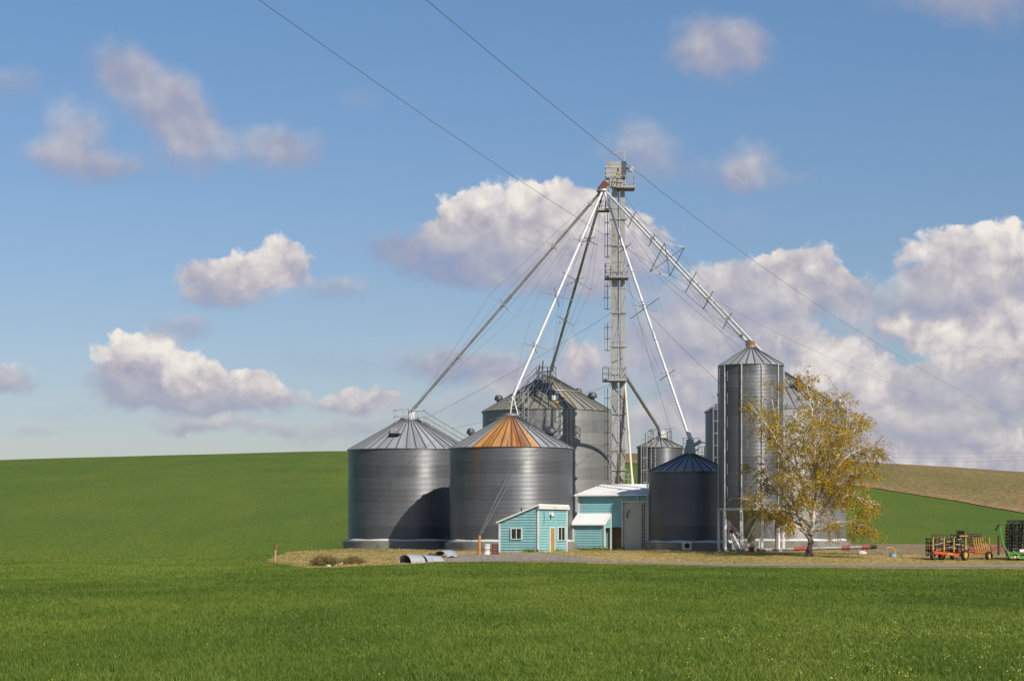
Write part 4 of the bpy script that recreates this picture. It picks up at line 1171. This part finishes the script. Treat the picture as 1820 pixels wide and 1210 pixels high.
m = MB(); m.prism([(-.15, -.3, ze_ - sl * .3), (-.15, Da - .04, zt_ - .02), (-.15, Da - .04, zt_ + .08), (-.15, -.3, ze_ - sl * .3 + .09)], (La + .25, 0, 0)); m.build('roof', M_wroof, ax)
m = MB()
for x, y, z1_ in ((.04, -.04, ze_), (La - .02, -.04, ze_), (La + .03, Da - .12, zt_ - .1)): m.box((x, y, z1_ / 2), (.14, .12, z1_))
m.build('corner_trim', M_white, ax)


def GP_(X, Y):
    x, y = hit(X, Y); return Vector((x, y, tz(x, y)))


# ------------------------------------------------------------------ birch tree
tb = GP_(1438, 990); tb.y = min(max(tb.y, 148), 152); tb.x = (1438 - XC) * tb.y / F; tb.z = tz(tb.x, tb.y)
tree = thing('birch_tree', 'birch tree with white limbs and sparse yellow leaves in front of the bins', 'tree', tb)
kpx = F / tb.y; yb0 = YH + (ZC - tb.z) * kpx
loc = lambda X, Y, dp: Vector(((X - 1438) / kpx, dp, (yb0 - Y) / kpx))
LIMBS = [
 [(1438, 990), (1439, 975), (1441, 955), (1444, 930), (1446, 890)],
 [(1440, 962), (1416, 902), (1400, 850), (1384, 780), (1373, 684)], [(1443, 950), (1447, 880), (1448, 800), (1440, 730), (1429, 670)],
 [(1446, 930), (1465, 860), (1484, 800), (1490, 760), (1496, 715)], [(1446, 905), (1480, 840), (1508, 808), (1540, 800), (1562, 812)],
 [(1440, 958), (1420, 938), (1395, 925), (1360, 905), (1326, 888)], [(1446, 920), (1474, 898), (1510, 880), (1545, 890), (1563, 900)],
 [(1443, 905), (1420, 850), (1390, 800), (1360, 760), (1336, 728)], [(1466, 858), (1500, 790), (1524, 762), (1537, 742)],
 [(1447, 872), (1461, 800), (1464, 740), (1461, 702)], [(1441, 945), (1470, 935), (1500, 928), (1528, 940)], [(1441, 945), (1410, 925), (1388, 915), (1368, 912)],
 [(1444, 925), (1430, 860), (1415, 800), (1405, 740)], [(1446, 910), (1458, 850), (1470, 800), (1480, 770)], [(1444, 935), (1470, 900), (1500, 850), (1530, 840)],
 [(1443, 940), (1410, 900), (1375, 860), (1350, 830)], [(1446, 900), (1440, 850), (1425, 800), (1420, 760)], [(1446, 895), (1470, 870), (1490, 830), (1515, 815)],
 [(1445, 915), (1425, 895), (1410, 870), (1395, 850)], [(1446, 905), (1465, 890), (1485, 870), (1500, 868)],
]
DEPTH = [0, .6, -.6, 1.1, -1.2, -.8, 1.2, -1.6, 2.2, 2.4, -2.6, 2.2, 3.2, -3.4, -2.4, 2.6, -3.0, 3.0, -4.0, 4.0]
rt = random.Random(5)
tm, tw_, lv_c, lv_t, lv_d = MB(), MB(), [], [], []
dark = MB()


def bez(pts, k):
    """smooth polyline through points"""
    out = []
    for i in range(len(pts) - 1):
        p0, p1, p2, p3 = pts[max(i - 1, 0)], pts[i], pts[i + 1], pts[min(i + 2, len(pts) - 1)]
        for s in range(k):
            t = s / k
            out.append(.5 * ((2 * p1) + (p2 - p0) * t + (2 * p0 - 5 * p1 + 4 * p2 - p3) * t * t + (3 * p1 - p0 - 3 * p2 + p3) * t ** 3))
    return out + [pts[-1]]


def twig(p, d, ln, tone, dens):
    """hanging twig with leaves"""
    q = p.copy(); v = d.normalized(); pts = [q.copy()]; step = .16
    for _ in range(int(ln / step) + 1):
        v = (v + Vector((rt.gauss(0, .12), rt.gauss(0, .12), -.26))).normalized(); q = q + v * step; pts.append(q.copy())
    tw_.tube(pts, .010, 3, .005)
    for a, b in zip(pts, pts[1:]):
        if (a.x < -2.2 and a.z < 2.9) or a.z < 1.0 or a.x > 5.5 or a.x < -5.2: continue
        for _ in range(rt.choice((2, 3, 4, 4)) if rt.random() < dens else 0):
            c = a.lerp(b, rt.random()) + Vector((rt.gauss(0, .09), rt.gauss(0, .09), rt.gauss(0, .07)))
            lv_c.append(c); lv_t.append(min(1, max(0, tone + rt.gauss(0, .16))))


for li, (pl, dp) in enumerate(zip(LIMBS, DEPTH)):
    nseg = len(pl)
    pts = [loc(X, Y, dp * (i / (nseg - 1)) ** 1.1 + rt.gauss(0, .12) * (i > 0)) for i, (X, Y) in enumerate(pl)]
    cur = bez(pts, 6)
    for i in range(3, len(cur) - 1): cur[i] = cur[i] + Vector((rt.gauss(0, .05), rt.gauss(0, .05), rt.gauss(0, .03)))
    r0 = .23 if li == 0 else rt.uniform(.10, .135)
    tm.tube(cur, r0, 8, 0.11 if li == 0 else .03)
    if li == 0: continue
    ltone = rt.uniform(.35, .65)
    m_ = len(cur)
    for i in range(int(m_ * .22), m_):
        for _ in range(3 if i > m_ * .55 else 2):
            p = cur[i]; ax_ = (cur[i] - cur[max(i - 2, 0)]).normalized()
            out = Vector((rt.gauss(0, 1), rt.gauss(0, 1), rt.gauss(.1, .5))).normalized()
            d = (ax_ * .7 + out).normalized(); ln = rt.uniform(.5, 1.6) * (1.0 if i > m_ * .4 else 1.15)
            q = p.copy(); bp = [q.copy()]
            for s in range(6):
                d = (d + Vector((rt.gauss(0, .16), rt.gauss(0, .16), .05 - .05 * s))).normalized(); q = q + d * ln / 6; bp.append(q.copy())
            tm.tube(bp[:4], rt.uniform(.018, .028), 4, .012); tw_.tube(bp[3:], .012, 4, .008)
            tone = ltone + rt.gauss(0, .15); dens = rt.choice((.25, .75, 1.0, 1.0, 1.0))
            for s in range(2, 7):
                if rt.random() < .8: twig(bp[s], d + Vector((rt.gauss(0, .8), rt.gauss(0, .8), -.1)), rt.uniform(.35, 1.25), tone, dens)
M_bark, nt, bs = new_mat('birch_bark'); n = N(nt); p = n.obj()
k = n.ramp(n.noise(n.vm('MULTIPLY', p, (3, 3, 9)), 1.0, 5, .65), .5, .66, 0, .85)
c = n.mix(k, (0.60, 0.55, 0.48), (0.09, 0.065, 0.05))
c = n.mix(n.ramp(n.math('ADD', n.sep(p)[2], n.noise(p, 1.5, 3)), 1.4, 3.2, 1, 0), c, n.mix(n.noise(n.vm('MULTIPLY', p, (8, 8, 2)), 1.0, 4), (0.05, 0.036, 0.028), (0.13, 0.10, 0.08)))
n.put(bs.inputs['Base Color'], c); bs.inputs['Roughness'].default_value = .85
tr_ = tm.build('trunk', M_bark, tree, True)
tw_.build('twigs', paint('birch_twig', (0.16, 0.11, 0.065), .8, 0, .3, 4), tree)
# bark is dark and furrowed at the foot
m = MB()
for k in range(7):
    a = k * .9; m.tube([Vector((math.cos(a) * .16, math.sin(a) * .16, .5)), Vector((math.cos(a) * .30, math.sin(a) * .30, .05)), Vector((math.cos(a) * .5, math.sin(a) * .5, -.2))], .09, 6, .03)
m.build('root', M_bark, tr_, True)
c = np.array([tuple(v) for v in lv_c]); k_ = len(c)
a = rng.normal(size=(k_, 3)); a[:, 2] -= .7; a /= np.linalg.norm(a, axis=1, keepdims=True)
b = np.cross(a, rng.normal(size=(k_, 3))); b /= np.linalg.norm(b, axis=1, keepdims=True)
ln = rng.uniform(.05, .10, (k_, 1)); wd = ln * rng.uniform(.45, .65, (k_, 1))
v = np.stack([c - a * ln * .6, c + b * wd, c + a * ln, c - b * wd], 1).reshape(-1, 3)
f = (np.arange(k_)[:, None] * 4 + np.array([[0, 1, 2, 3]]))
M_leaf = leaf_mat('birch_leaf', [(0.21, 0.19, 0.020), (0.40, 0.305, 0.024), (0.60, 0.41, 0.032), (0.72, 0.51, 0.07)], .45, .5)
crown = np_mesh('crown', v, f, M_leaf, False, {'tint': np.repeat(np.array(lv_t), 4)}); crown.parent = tree

# ------------------------------------------------------------------ yard furniture
def post(X, Y, h, w, mat, label, tilt=0.0, cap=None):
    p = GP_(X, Y); o = thing('wooden_post', label, 'post', p)
    m = MB(); m.cyl((0, 0, -.3), (tilt, 0, h), w / 2, 10, w / 2 * .92); m.build('pole', mat, o, True)
    if cap: m = MB(); m.cyl((tilt * .8, 0, h * .72), (tilt, 0, h + .02), w / 2 + .012, 10); m.build('painted_top', cap, o, True)
    return o


post(488, 999, 1.28, .17, M_postwood, 'short whitewashed post with a rusty top at the left edge of the yard', .08, M_rust)
post(852, 987, 1.55, .20, M_opost, 'orange wooden post in front of the rust streaked bin', .02)
post(1775, 987, 1.55, .20, M_dpost, 'dark brown post beside the green boom', 0)

# culvert pipe and loose sheets
def half_arch(m, a, b, r, t0=0.0, t1=PI, n=18, th=.02, corr=0.0):
    a, b = Vector(a), Vector(b); u = (b - a).normalized(); s = Vector((0, 0, 1)).cross(u).normalized(); k = 40; vs = []
    for rr in (r, r - th):
        for i in range(k + 1):
            q = a + (b - a) * i / k; r2 = rr + corr * math.sin(i * PI / 2 * 1.0)
            vs += [q + s * math.cos(t0 + (t1 - t0) * j / n) * r2 + Vector((0, 0, 1)) * math.sin(t0 + (t1 - t0) * j / n) * r2 for j in range(n + 1)]
    w = n + 1; o = (k + 1) * w; fs = []
    for i in range(k):
        for j in range(n):
            fs.append((i * w + j, i * w + j + 1, (i + 1) * w + j + 1, (i + 1) * w + j)); fs.append((o + i * w + j, o + (i + 1) * w + j, o + (i + 1) * w + j + 1, o + i * w + j + 1))
        for j in (0, n): fs.append((i * w + j, (i + 1) * w + j, o + (i + 1) * w + j, o + i * w + j))
    for i in (0, k):
        for j in range(n): fs.append((i * w + j, i * w + j + 1, o + i * w + j + 1, o + i * w + j))
    return m.add(vs, fs)


M_rustbar = paint('rusty_bar', (0.07, 0.04, 0.03), .8, 0, .4, 6, (.20, .10, .05), .5)
M_sheet = paint('new_sheet_steel', (0.46, 0.47, 0.49), .5, .35, .15, 1.5, (.25, .23, .2), .45)
q = GP_(719, 1001); cu = thing('culvert_pipe', 'galvanized culvert pipe lying open mouthed in the dry grass', 'pipe', q)
m = MB(); half_arch(m, (0, 0, .02), (.95, 1.3, .0), .62, -.5, PI + .5, corr=.012); half_arch(m, (1.15, 1.55, -.03), (2.3, 3.1, -.10), .60, -.5, PI + .5, corr=.012)
m.build('pipe_wall', M_sheet, cu, True, sharp=50)
m = MB(); half_arch(m, (.90, 1.25, 0), (1.22, 1.65, -.03), .585, -.5, PI + .5); m.build('gap_shade', M_black, cu, True)  # black band standing in for the shade in the gap between pipe lengths
q = GP_(782, 992); ar = thing('curved_sheet', 'curved steel sheet leaning behind the culvert pipe', 'metal sheet', q)
m = MB(); half_arch(m, (0, 0, -.05), (.7, 1.6, .0), .62, .35, PI * .95, corr=.01); m.build('sheet', M_sheet, ar, True)
m = MB(); m.prism([(-.95, -.2, .28), (.1, -.45, .02), (.25, -.1, .06), (-.75, .3, .40)], (0, 0, .03)); m.build('dark_sheet', M_darkst, ar)
q = GP_(806, 992); fs_ = thing('flat_sheet', 'flat steel sheet lying propped on the grass right of the culvert', 'metal sheet', q)
m = MB(); m.prism([(-.75, -.3, .02), (.35, -.2, .32), (.62, .6, .42), (-.5, .6, .10)], (0, 0, .03)); m.build('sheet', M_sheet, fs_)

# shrubs and rocks
M_twig = paint('shrub_twig', (0.14, 0.085, 0.05), .9, 0, .4, 6)
M_sleaf = leaf_mat('shrub_leaf', [(0.13, 0.085, 0.04), (0.22, 0.15, 0.06), (0.27, 0.23, 0.07)], .2)
def shrub(X, Y, r, h, label, sd_):
    p = GP_(X, Y); o = thing('shrub', label, 'shrub', p, 0, 'leafless shrubs in the dry grass'); q = random.Random(sd_); m = MB(); cs = []
    for _ in range(130):
        a = q.uniform(0, 2 * PI); s = q.uniform(.2, 1); st = Vector((math.cos(a) * r * .45 * q.random(), math.sin(a) * r * .45 * q.random(), 0))
        en = Vector((math.cos(a) * r * s, math.sin(a) * r * s, h * (1.15 - s * .75) * q.uniform(.6, 1.1)))
        md = (st + en) / 2 + Vector((q.gauss(0, .1), q.gauss(0, .1), .12)); pts = bez([st, md, en], 4); m.tube(pts, .014, 3, .006)
        for pt in pts[3:]:
            for _ in range(9): cs.append(pt + Vector((q.gauss(0, .10), q.gauss(0, .10), q.gauss(0, .08))))
    m.build('branches', M_twig, o)
    c = np.array([tuple(v) for v in cs]); k = len(c); a = rng.normal(size=(k, 3)); a /= np.linalg.norm(a, axis=1, keepdims=True)
    b = np.cross(a, rng.normal(size=(k, 3))); b /= np.linalg.norm(b, axis=1, keepdims=True); ln = rng.uniform(.02, .05, (k, 1))
    v = np.stack([c - a * ln, c + b * ln * .5, c + a * ln, c - b * ln * .5], 1).reshape(-1, 3)
    f_ = np_mesh('foliage', v, np.arange(k)[:, None] * 4 + np.array([[0, 1, 2, 3]]), M_sleaf, False, {'tint': np.repeat(rng.uniform(0, 1, k), 4)}); f_.parent = o


shrub(578, 1006, 1.3, .75, 'larger brown shrub left of the pale rocks', 3)
shrub(626, 1003, 1.0, .5, 'smaller brown shrub right of the pale rocks', 4)
def rock(X, Y, s, label, sd_, grp='pale rocks between the shrubs'):
    import bmesh
    p = GP_(X, Y); bm = bmesh.new(); bmesh.ops.create_icosphere(bm, subdivisions=2, radius=s); q = random.Random(sd_)
    for v in bm.verts: v.co = Vector((v.co.x * 1.3, v.co.y, v.co.z * .75)) * q.uniform(.75, 1.15)
    me = bpy.data.meshes.new('rock'); bm.to_mesh(me); bm.free(); me.materials.append(M_stone)
    o = bpy.data.objects.new('rock', me); COL.objects.link(o); o.location = p + Vector((0, 0, s * .3)); tag(o, label, 'rock', grp)


rock(583, 1007, .15, 'pale rock lowest in front of the larger shrub', 1); rock(593, 1005, .20, 'pale rock second from the left between the shrubs', 2)
rock(601, 1003.5, .24, 'biggest pale rock in the middle between the shrubs', 3); rock(609, 1002.5, .18, 'pale rock nearest the smaller shrub', 4)
rock(1531, 985, .30, 'whitish lump of rubble right of the birch trunk', 5, None)

# barrel and crate against the bin
q = GP_(865, 986); br = thing('barrel', 'pale dented barrel standing left of the shed', 'barrel', q)
m = MB(); m.lathe([(.01, 0), (.28, 0), (.30, .04), (.28, .08), (.28, .40), (.30, .44), (.28, .48), (.28, .80), (.30, .84), (.27, .86), (.01, .84)], 20); m.build('drum', M_pale, br, True)
m = MB(); m.torus((0, 0, .44), .295, .018); m.build('hoop', M_rust, br, True)
q = GP_(880, 986); cr_ = thing('crate', 'dark maroon crate against the left end of the shed', 'crate', q)
m = MB()
for z in (.06, .27, .48, .69): m.box((0, 0, z + .06), (.52, .5, .17))
m.build('slatted_box', M_maroon, cr_)
m = MB()
for x in (-.22, .22): m.box((x, -.27, .43), (.07, .04, .84))
m.build('batten', M_dpost, cr_)

# long auger lying behind the tree
a_ = P(1345, 977, 166); b_ = P(1552, 971.5, 166); u_ = (b_ - a_)
ag = thing('grain_auger', 'long grey auger tube with red sleeves lying behind the birch', 'auger', a_)
T = lambda t: a_ + u_ * t
m = MB(); m.cyl(a_, T(.97), .15, 14); m.build('tube', M_pipe_dull, ag, True, True)
for i, (s, t) in enumerate(((.0, .06), (.32, .43), (.73, .80), (.90, .975))): m = MB(); m.cyl(T(s), T(t), .175, 14); m.build('sleeve', M_red, ag, True, True)
m = MB(); m.cyl(T(.975), T(1.0), .19, 12); m.cyl(T(1.005), T(1.03), .16, 12); m.build('end_bearing', M_black, ag, True, True)
for t in (.2, .5, .76, .93):
    m = MB(); c0 = T(t)
    for s in (-.35, .35): m.bar(c0, Vector((c0.x + s, c0.y, tz(c0.x, c0.y) - .05)), .07)
    m.build('trestle', M_red if t > .6 else M_steel, ag, False, True)
q = P(1562, 0, 163); q.z = tz(q.x, q.y)

# blue tub, hose bend and scrap on the grass
q = GP_(1587, 990); tubx = thing('plastic_tub', 'pale blue plastic tub in the dry grass left of the cultivator', 'tub', q)
m = MB(); m.lathe([(.01, .02), (.20, .02), (.24, .28), (.26, .28), (.27, .31), (.22, .31), (.18, .06)], 20); m.v = [(x * 1.15, y, z) for x, y, z in m.v]; m.build('tub_body', M_blue, tubx, True)
q = GP_(1584, 988); hs = thing('hose_bend', 'yellow hose arching from a thin steel standpipe', 'hose', q)
m = MB(); m.cyl((-.28, .1, -.1), (-.28, .1, .62), .025, 8); m.cyl((-.32, .1, .62), (-.12, .1, .66), .06, 10); m.build('standpipe', M_steel, hs, True)
m = MB(); m.tube(bez([Vector(v) for v in ((-.12, .1, .66), (.12, .08, .62), (.28, .05, .36), (.33, .02, .12), (.40, -.05, -.05))], 6), .042, 8); m.build('hose', M_yellow, hs, True)
q = GP_(1614, 990); pl_ = thing('scrap_planks', 'weathered scrap planks lying flat in the dry grass', 'planks', q)
m = MB(); m.bar((-.5, 0, .08), (.1, .1, .12), .2, .07); m.build('grey_plank', M_steel, pl_)
m = MB(); m.bar((-.1, -.1, .06), (.6, .05, .2), .14, .06); m.build('plank', M_opost, pl_)

# ------------------------------------------------------------------ farm machinery
def wheel(root, c, r, w, rz=0.0, hubmat=None):
    hubmat = hubmat or M_yellow
    c = Vector(c); ax_ = Vector((math.cos(rz), math.sin(rz), 0))
    m = MB(); m.cyl(c - ax_ * w * .35, c + ax_ * w * .35, r * .42, 16); wh = m.build('wheel', hubmat, root, True)
    m = MB()
    prof = [(r * .58, -w / 2), (r * .93, -w / 2), (r, -w * .3), (r, w * .3), (r * .93, w / 2), (r * .58, w / 2)]
    e1 = Vector((0, 0, 1)); e2 = ax_.cross(e1); nn = 28; vs = []
    for rr, o in prof: vs += [c + ax_ * o + (e1 * math.cos(2 * PI * k / nn) + e2 * math.sin(2 * PI * k / nn)) * rr for k in range(nn)]
    kk = len(prof); m.add(vs, [(i * nn + k, i * nn + (k + 1) % nn, ((i + 1) % kk) * nn + (k + 1) % nn, ((i + 1) % kk) * nn + k) for i in range(kk) for k in range(nn)])
    m.build('tyre', M_tyre, wh, True)
    m = MB(); m.cyl(c - ax_ * w * .36, c + ax_ * w * .36, r * .60, 20, r * .60); m.build('rim', hubmat, wh, True)
    return wh


def harrow_panel(root, x0, x1, y, z0, z1, name='harrow_section', mat=None, seed=0, tines=7, rows=5):
    q = random.Random(seed); m = MB(); mat = mat or M_black
    for i in range(tines):
        x = x0 + (x1 - x0) * i / (tines - 1); m.bar((x, y, z0), (x + q.gauss(0, .02), y, z1), .05)
    for j in range(rows):
        z = z0 + (z1 - z0) * j / (rows - 1); m.bar((x0 - .06, y, z), (x1 + .06, y, z + q.gauss(0, .02)), .07)
        for i in range(tines * 2):
            x = x0 + (x1 - x0) * (i + .5) / (tines * 2); m.bar((x, y, z), (x + q.gauss(0, .05), y - q.uniform(.12, .28), z - q.uniform(.05, .20)), .028)
    return m.build(name, mat, root)


g0 = GP_(1648, 995.5); cv = thing('cultivator', 'folded field cultivator with orange frame, yellow shanks and black harrow wings', 'cultivator', g0)
kx = F / g0.y; lx = lambda z: (z / 8.273 - 48) / kx                        # crop column -> metres right of the left end
lz = lambda z: (YH - (900 + z / 8.273)) / kx + ZC - g0.z
m = MB()
m.bar((lx(478), -.35, lz(668)), (lx(868), -.55, lz(712)), .22, .20); m.bar((lx(410), .9, lz(640)), (lx(960), .9, lz(655)), .12)
m.bar((lx(478), -.35, lz(668)), (lx(478), 1.6, lz(640)), .12); m.bar((lx(868), -.55, lz(712)), (lx(868), 1.4, lz(660)), .12)
m.bar((lx(670), -.40, lz(690)), (lx(670), 1.4, lz(680)), .10)
m.bar((lx(955), .3, lz(690)), (lx(1330), .3, lz(690)), .13); m.bar((lx(955), 1.3, lz(680)), (lx(1330), 1.3, lz(680)), .12)
for z in (955, 1140, 1320): m.bar((lx(z), .3, lz(690)), (lx(z), 1.3, lz(680)), .10)
m.build('frame', M_orange, cv)
m = MB(); m.box((lx(700), -.60, lz(694)), (.40, .05, .11)); m.build('yellow_plate', M_yellow, cv)
for i, (c0, c1, t0, t1, yy_) in enumerate(((405, 540, 470, 710, .6), (470, 700, 410, 660, .15), (745, 960, 410, 660, .25), (560, 940, 470, 690, .95), (860, 960, 355, 460, .5), (1040, 1230, 400, 560, .9))):
    harrow_panel(cv, lx(c0), lx(c1), yy_, lz(t1), lz(t0), 'harrow_wing', M_black if i % 2 == 0 else M_rustbar, i, 5 if i != 3 else 9, 5)
for i, z in enumerate((480, 643, 788, 960)):
    m = MB(); m.bar((lx(z), -.05, lz(668)), (lx(z) + .01, -.05, lz(460)), .075, .075); m.bar((lx(z), -.05, lz(640)), (lx(z) + .02, -.05, lz(590)), .10, .09); m.build('yellow_upright', M_yellow, cv)
for i in range(8):
    z = 1090 + i * 32.5
    m = MB(); m.tube(bez([Vector((lx(z), .2, lz(450))), Vector((lx(z + 4), .15, lz(540))), Vector((lx(z + 22), .05, lz(620))), Vector((lx(z + 26), .15, lz(695)))], 5), .036, 6); m.build('spring_shank', M_yellow, cv, True)
for i, z in enumerate((512, 600, 712, 575, 530, 820, 760, 850, 690)):
    h = (560, 480, 600, 545, 640, 560, 620, 480, 520)[i]
    m = MB(); m.bar((lx(z), .05, lz(h)), (lx(z) + .3, .0, lz(h - 12)), .09, .05); m.build('pale_board', M_stone, cv)
m = MB(); m.bar((lx(875), .1, lz(432)), (lx(995), .1, lz(430)), .08, .10); m.build('top_link', M_opost, cv)
wheel(cv, (lx(465), -.30, .34), .34, .22, -.45); wheel(cv, (lx(925), -.60, .40), .40, .22, -.85); wheel(cv, (lx(1310), .1, .33), .33, .22, -.9); wheel(cv, (lx(605), -.1, .30), .30, .2, -.9); wheel(cv, (lx(795), .7, .30), .30, .2, 0)

q = P(1722, 0, 166); q.z = tz(q.x, q.y)
rd = thing('grain_drill', 'low red implement frame behind the cultivator', 'farm implement', q)
kx = F / 166; zz = lambda Y: ZC + (YH - Y) / kx - q.z
m = MB()
for y, h in ((0, 974), (.5, 979)): m.bar((0, y, zz(h)), (3.5, y, zz(h + .5)), .22, .34)
for x in (.1, 1.2, 2.4, 3.4): m.bar((x, 0, zz(974)), (x, .5, zz(979)), .14); m.bar((x, 0, zz(979)), (x, 0, 0), .10)
m.build('frame', M_red, rd)
m = MB()
for i in range(14): m.bar((.1 + i * .25, -.12, zz(977)), (.1 + i * .25, -.2, zz(983)), .05)
m.build('opener_row', M_maroon, rd)
wheel(rd, (.5, .3, .28), .28, .2, PI / 2); wheel(rd, (3.0, .3, .28), .28, .2, PI / 2)

g0 = GP_(1792, 996.5); gc = thing('harrow_cart', 'green implement cart with a leaning boom and tall black folded harrows', 'farm implement', g0)
kx = F / g0.y; lx = lambda z: ((1600 + z / 8.273) - 1792) / kx; lz = lambda z: (YH - (900 + z / 8.273)) / kx + ZC - g0.z
m = MB(); m.bar((lx(1590), -.1, lz(745)), (lx(2100), -.1, lz(735)), .26, .18); m.bar((lx(1650), -.1, lz(650)), (lx(1750), -.1, lz(720)), .14); m.bar((lx(1600), -.1, lz(740)), (lx(1570), -.1, lz(640)), .12)
m.bar((lx(1700), 1.0, lz(720)), (lx(2100), 1.0, lz(715)), .16); m.bar((lx(1700), -.1, lz(735)), (lx(1700), 1.0, lz(720)), .14); m.bar((lx(2000), -.1, lz(735)), (lx(2000), 1.0, lz(720)), .14)
m.build('frame', M_green, gc)
m = MB(); m.tube([(lx(1578), -.1, lz(690)), (lx(1510), -.1, lz(560)), (lx(1448), -.1, lz(268))], .075, 8, .05); m.bar((lx(1570), .1, lz(700)), (lx(1500), 0, lz(520)), .06); m.build('boom', M_green, gc, True)
m = MB(); m.bar((lx(1452), -.1, lz(265)), (lx(1425), -.1, lz(300)), .16); m.bar((lx(1430), -.12, lz(295)), (lx(1388), -.12, lz(345)), .10); m.bar((lx(1430), -.12, lz(295)), (lx(1410), -.12, lz(365)), .07); m.build('boom_hook', M_black, gc)
for z in (1632, 1722): m = MB(); m.box((lx(z), -.25, lz(740)), (.16, .05, .15)); m.build('yellow_reflector', M_yellow, gc)
m = MB(); m.box((lx(1675), -.25, lz(740)), (.11, .05, .12)); m.build('white_sign', M_white, gc)
m = MB(); m.cyl((lx(1750), -.05, lz(655)), (lx(2050), -.05, lz(650)), .14, 14); m.build('tank', M_white, gc, True)
for i, (c0, c1, t0, yy_) in enumerate(((1600, 1660, 210, .5), (1675, 1725, 205, .3), (1762, 1810, 200, .5), (1595, 1830, 265, .9), (1830, 2000, 205, .4), (1990, 2120, 210, .6))):
    harrow_panel(gc, lx(c0), lx(c1), yy_, lz(640), lz(t0), 'folded_harrow', M_black, 20 + i, 3 if c1 - c0 < 100 else 8, 9)
for z in (1612, 1738, 2000): wheel(gc, (lx(z), .15, .22), .24, .2, -.3, M_black)
m = MB(); m.bar((lx(1545), -.1, lz(640)), (lx(1575), -.1, lz(735)), .12, .2); m.build('hydraulic_block', M_black, gc)

# ------------------------------------------------------------------ render settings
SC.render.engine = 'CYCLES'
SC.view_settings.view_transform = 'Standard'; SC.view_settings.look = 'None'
SC.view_settings.exposure = EXPO; SC.view_settings.gamma = 1.0
cy = SC.cycles
cy.max_bounces = 6; cy.diffuse_bounces = 2; cy.glossy_bounces = 3; cy.transmission_bounces = 2; cy.transparent_max_bounces = 4
cy.use_denoising = DENOISE
cy.caustics_reflective = False; cy.caustics_refractive = False
cy.sample_clamp_indirect = 6
cy.pixel_filter_type = 'BLACKMAN_HARRIS'; cy.filter_width = 1.5
